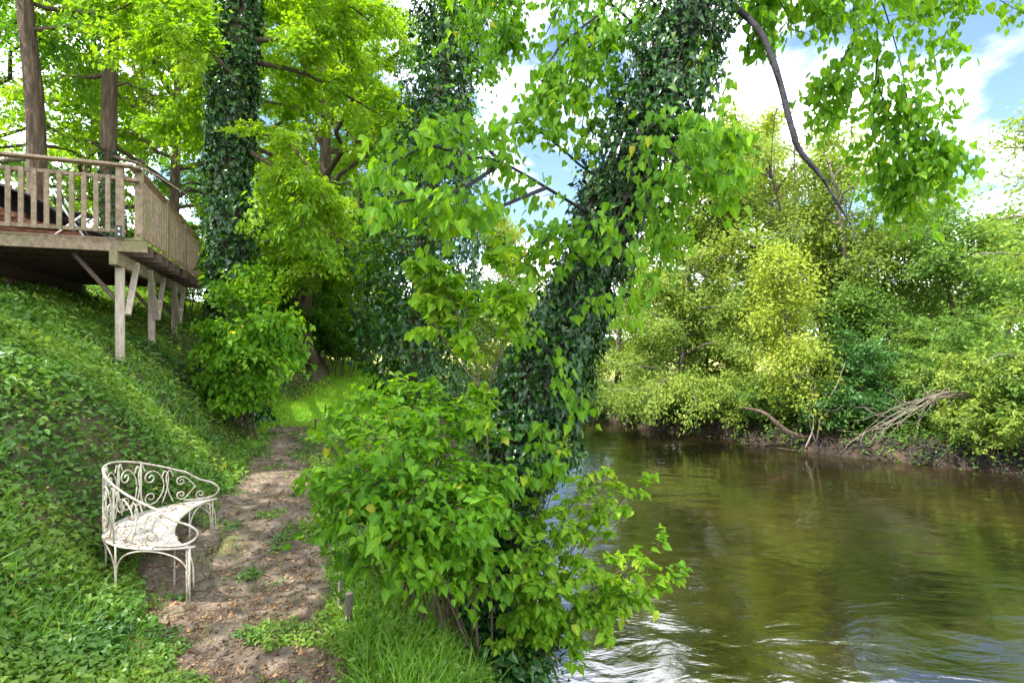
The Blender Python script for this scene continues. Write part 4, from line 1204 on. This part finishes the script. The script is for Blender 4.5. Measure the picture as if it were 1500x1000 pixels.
for px, Yd, n, h, r, nl, mt, lab in [(870, 26.3, 14, 1.6, 1.6, 2600, 'far_green', 'low bush at the far waterline beside the leaning trunk'), (935, 24.6, 14, 1.5, 1.5, 2600, 'far_ash', 'low pale bush on the far bank under the long dark limbs'),
        (1000, 23.0, 14, 1.7, 1.5, 2800, 'far_green', 'green bush on the far bank below the overhanging tree'), (1070, 21.4, 16, 2.0, 1.5, 3200, 'far_ash', 'pale green bush left of the slim yellow tree'), (1130, 20.4, 16, 1.9, 1.3, 3000, 'far_green', 'bush at the foot of the slim yellow tree'),
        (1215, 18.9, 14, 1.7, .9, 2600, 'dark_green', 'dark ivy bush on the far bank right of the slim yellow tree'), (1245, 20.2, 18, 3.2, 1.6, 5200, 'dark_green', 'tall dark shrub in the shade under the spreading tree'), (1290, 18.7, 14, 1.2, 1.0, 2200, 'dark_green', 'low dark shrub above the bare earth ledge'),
        (1300, 22, 16, 3.2, 1.9, 4600, 'far_green', 'green shrub behind the low dark shrub across the river'), (1345, 18.6, 16, 2.4, 1.3, 3200, 'far_green', 'bush behind the dead branches on the far bank'),
        (1400, 17.4, 16, 2.6, 1.3, 3600, 'far_ash', 'yellowish bush at right on the far bank'), (1440, 16.2, 18, 1.5, 1.1, 3000, 'far_ash', 'low bush overhanging the far bank near the right edge'), (1490, 16.0, 18, 3.0, 1.3, 3800, 'far_green', 'tall bush at the right edge of the photo'),
        (1380, 20.5, 16, 3.5, 1.8, 4200, 'far_green', 'tall green shrub behind the yellowish bush at right'), (800, 29.5, 14, 2.2, 2.0, 2800, 'far_green', 'far bush behind the leaning trunk'), (1560, 15, 16, 2.6, 1.3, 2400, 'far_ash', 'bush cut off by the right edge of the photo'), (720, 35, 14, 2.4, 2.4, 2600, 'far_ash', 'most distant bush on the river bend')]:
    b = base_at(px, Yd, 0)
    bush('riverside_bush', lab, 'bush', b, fan(b, n, h, r, lean=(0, -.25)), mt, 8, .6, nl, .12, DIAM, 'bushes along the far bank', sig=.10, flat=.55, droop=.35, leafdown=.4, start=.12)

# far-off wood beyond the field
n_ = 52000
x = RNG.uniform(-45, 95, n_); y = 56 + 14 * RNG.random(n_) - .25 * (x - 10)
hh = 4.6 + 5 * fbm(x * .16, x * .05 + 2, 4) + 2 * RNG.random(n_)
z = terrain(x, y) + hh * np.sqrt(RNG.random(n_))
P_ = np.stack([x, y, z], -1) + RNG.normal(size=(n_, 3)) * .3
m = far_dist(x, y) > 6
P_ = P_[m]
kind(leaf_mesh('far_woods', P_, RNG.normal(size=P_.shape) + np.array([0, 0, -.4]), RNG.normal(size=P_.shape) + np.array([0, 0, .8]), .5 * RNG.uniform(.6, 1.3, len(P_)), DIAM, M['far_green'], patch_var(P_, .2)), 'stuff', 'far-off green wood beyond the field across the river')

# dead pale branches dipping to the water
b0 = base_at(1462, 16.6)
dead = thing('dead_branch', 'bleached dead branch fanning down towards the water at right', 'branch', b0)
db = MB()
root_p = at(1475, 600, 16.6)
for q in range(11):
    e = at(1240 + 110 * RNG.random() ** 1.3, 668 - 52 * RNG.random(), 15.9 + .5 * RNG.random()); f = .25 + .5 * RNG.random()
    st = at(1400, 575, 16.3)
    S = resample([root_p, st + RNG.normal(size=3) * .05, st * (1 - f) + e * f + np.array([0, 0, .22]) + RNG.normal(size=3) * .12, e], 14)
    i0 = 3 if q else 0
    db.tube(S[i0:] - b0, np.linspace(.028 if q == 0 else .012, .003, 14 - i0), 5, rough=.06)
    for k_ in range(4):
        i = RNG.integers(6, 13); d = RNG.normal(size=3) * .3; d[0] -= .3
        db.tube(wiggle(S[i] - b0, S[i] - b0 + d, 5, .06), np.linspace(.008, .003, 5), 4, cap=False)
db.tube(resample([b0 * 0, (root_p - b0) * .6 + np.array([.1, 0, 0]), root_p - b0], 6), .045, 6)
db.build('branches', M['deadwood'], dead)
b0 = base_at(1195, 18.7)
sn = thing('dead_branch', 'crooked pale dead twigs standing at the far waterline below the yellow tree', 'branch', b0)
db = MB()
for pp in ([(1195, 650, 18.6), (1205, 600, 18.4), (1225, 565, 18.2), (1238, 530, 18.2)], [(1195, 650, 18.6), (1185, 610, 18.5), (1195, 560, 18.4)], [(1180, 655, 18.2), (1190, 630, 18.2), (1192, 605, 18.2)], [(1205, 600, 18.4), (1225, 600, 18.2), (1240, 585, 18.2)]):
    db.tube(resample([at(*p) for p in pp], 10) - b0, np.linspace(.03, .006, 10), 5, rough=.08)
db.build('branches', M['deadwood'], sn)
b0 = base_at(1180, 18.9, .0)
lg = thing('fallen_trunk', 'dark bent trunk leaning left from the far waterline', 'trunk', b0)
db = MB(); db.tube(resample([b0 * 0, at(1150, 630, 18.8) - b0, at(1120, 605, 18.9) - b0, at(1090, 597, 19.2) - b0], 12), np.linspace(.11, .035, 12), 8, rough=.1); db.build('stem', M['bark'], lg)

# ================================================================== SKY, SUN, CAMERA
SUN_EL, SUN_AZ = math.radians(57), math.radians(-116)
wd = bpy.data.worlds.new('World'); SC.world = wd; wd.use_nodes = True
nt = wd.node_tree; nt.nodes.clear()
out = nt.nodes.new('ShaderNodeOutputWorld')
sky = nt.nodes.new('ShaderNodeTexSky'); sky.sky_type = 'NISHITA'; sky.sun_disc = False
sky.sun_elevation = SUN_EL; sky.sun_rotation = SUN_AZ; sky.air_density = 1.0; sky.dust_density = 1.0; sky.ozone_density = 3.5
bg = nt.nodes.new('ShaderNodeBackground'); bg.inputs[1].default_value = .085
nt.links.new(sky.outputs[0], bg.inputs[0])
tc = nt.nodes.new('ShaderNodeTexCoord')
sp = nt.nodes.new('ShaderNodeSeparateXYZ'); nt.links.new(tc.outputs['Generated'], sp.inputs[0])
mz = nt.nodes.new('ShaderNodeMath'); mz.operation = 'MAXIMUM'; mz.inputs[1].default_value = 0; nt.links.new(sp.outputs[2], mz.inputs[0])
az = nt.nodes.new('ShaderNodeMath'); az.inputs[1].default_value = .22; nt.links.new(mz.outputs[0], az.inputs[0])
dx = nt.nodes.new('ShaderNodeMath'); dx.operation = 'DIVIDE'; nt.links.new(sp.outputs[0], dx.inputs[0]); nt.links.new(az.outputs[0], dx.inputs[1])
dy = nt.nodes.new('ShaderNodeMath'); dy.operation = 'DIVIDE'; nt.links.new(sp.outputs[1], dy.inputs[0]); nt.links.new(az.outputs[0], dy.inputs[1])
cb = nt.nodes.new('ShaderNodeCombineXYZ'); nt.links.new(dx.outputs[0], cb.inputs[0]); nt.links.new(dy.outputs[0], cb.inputs[1])
CLOUD_SHIFT = (3.1, 1.7, 0)
mp = nt.nodes.new('ShaderNodeMapping'); mp.inputs['Location'].default_value = CLOUD_SHIFT; nt.links.new(cb.outputs[0], mp.inputs[0])
nz = nt.nodes.new('ShaderNodeTexNoise'); nz.inputs['Scale'].default_value = .95; nz.inputs['Detail'].default_value = 9; nz.inputs['Roughness'].default_value = .52; nz.inputs['Distortion'].default_value = .2
nt.links.new(mp.outputs[0], nz.inputs[0])
rm = ramp(nt, [(.44, (0, 0, 0)), (.56, (1, 1, 1))], 'EASE'); nt.links.new(nz.outputs[0], rm.inputs[0])
nz2 = nt.nodes.new('ShaderNodeTexNoise'); nz2.inputs['Scale'].default_value = 2.2; nz2.inputs['Detail'].default_value = 6; nt.links.new(mp.outputs[0], nz2.inputs[0])
rc = ramp(nt, [(.35, (.72, .78, .88)), (.6, (1.0, 1.0, 1.0))]); nt.links.new(nz2.outputs[0], rc.inputs[0])
bc = nt.nodes.new('ShaderNodeBackground'); bc.inputs[1].default_value = 1.7; nt.links.new(rc.outputs[0], bc.inputs[0])
mx = nt.nodes.new('ShaderNodeMixShader'); nt.links.new(rm.outputs[0], mx.inputs[0]); nt.links.new(bg.outputs[0], mx.inputs[1]); nt.links.new(bc.outputs[0], mx.inputs[2])
nt.links.new(mx.outputs[0], out.inputs[0])

from mathutils import Vector
sd = Vector((math.sin(SUN_AZ) * math.cos(SUN_EL), math.cos(SUN_AZ) * math.cos(SUN_EL), math.sin(SUN_EL)))
sl = bpy.data.lights.new('sun', 'SUN'); sl.energy = 3.2; sl.angle = math.radians(.5); sl.color = (1, .95, .86)
so = bpy.data.objects.new('sun', sl); COL.objects.link(so); so.rotation_euler = sd.to_track_quat('Z', 'Y').to_euler(); so.location = sd * 60

cd = bpy.data.cameras.new('camera'); cd.lens = 20; cd.sensor_width = 36; cd.clip_end = 3000; cd.clip_start = .05
co = bpy.data.objects.new('camera', cd); COL.objects.link(co); co.location = (0, 0, CAMZ); co.rotation_euler = (math.radians(90), 0, 0)
SC.camera = co
SC.view_settings.view_transform = 'Standard'; SC.view_settings.look = 'None'; SC.view_settings.exposure = 2.0; SC.view_settings.gamma = 1
SC.cycles.max_bounces = 7; SC.cycles.diffuse_bounces = 4; SC.cycles.glossy_bounces = 3; SC.cycles.transmission_bounces = 5
SC.cycles.use_denoising = True
SC.cycles.sample_clamp_indirect = 6
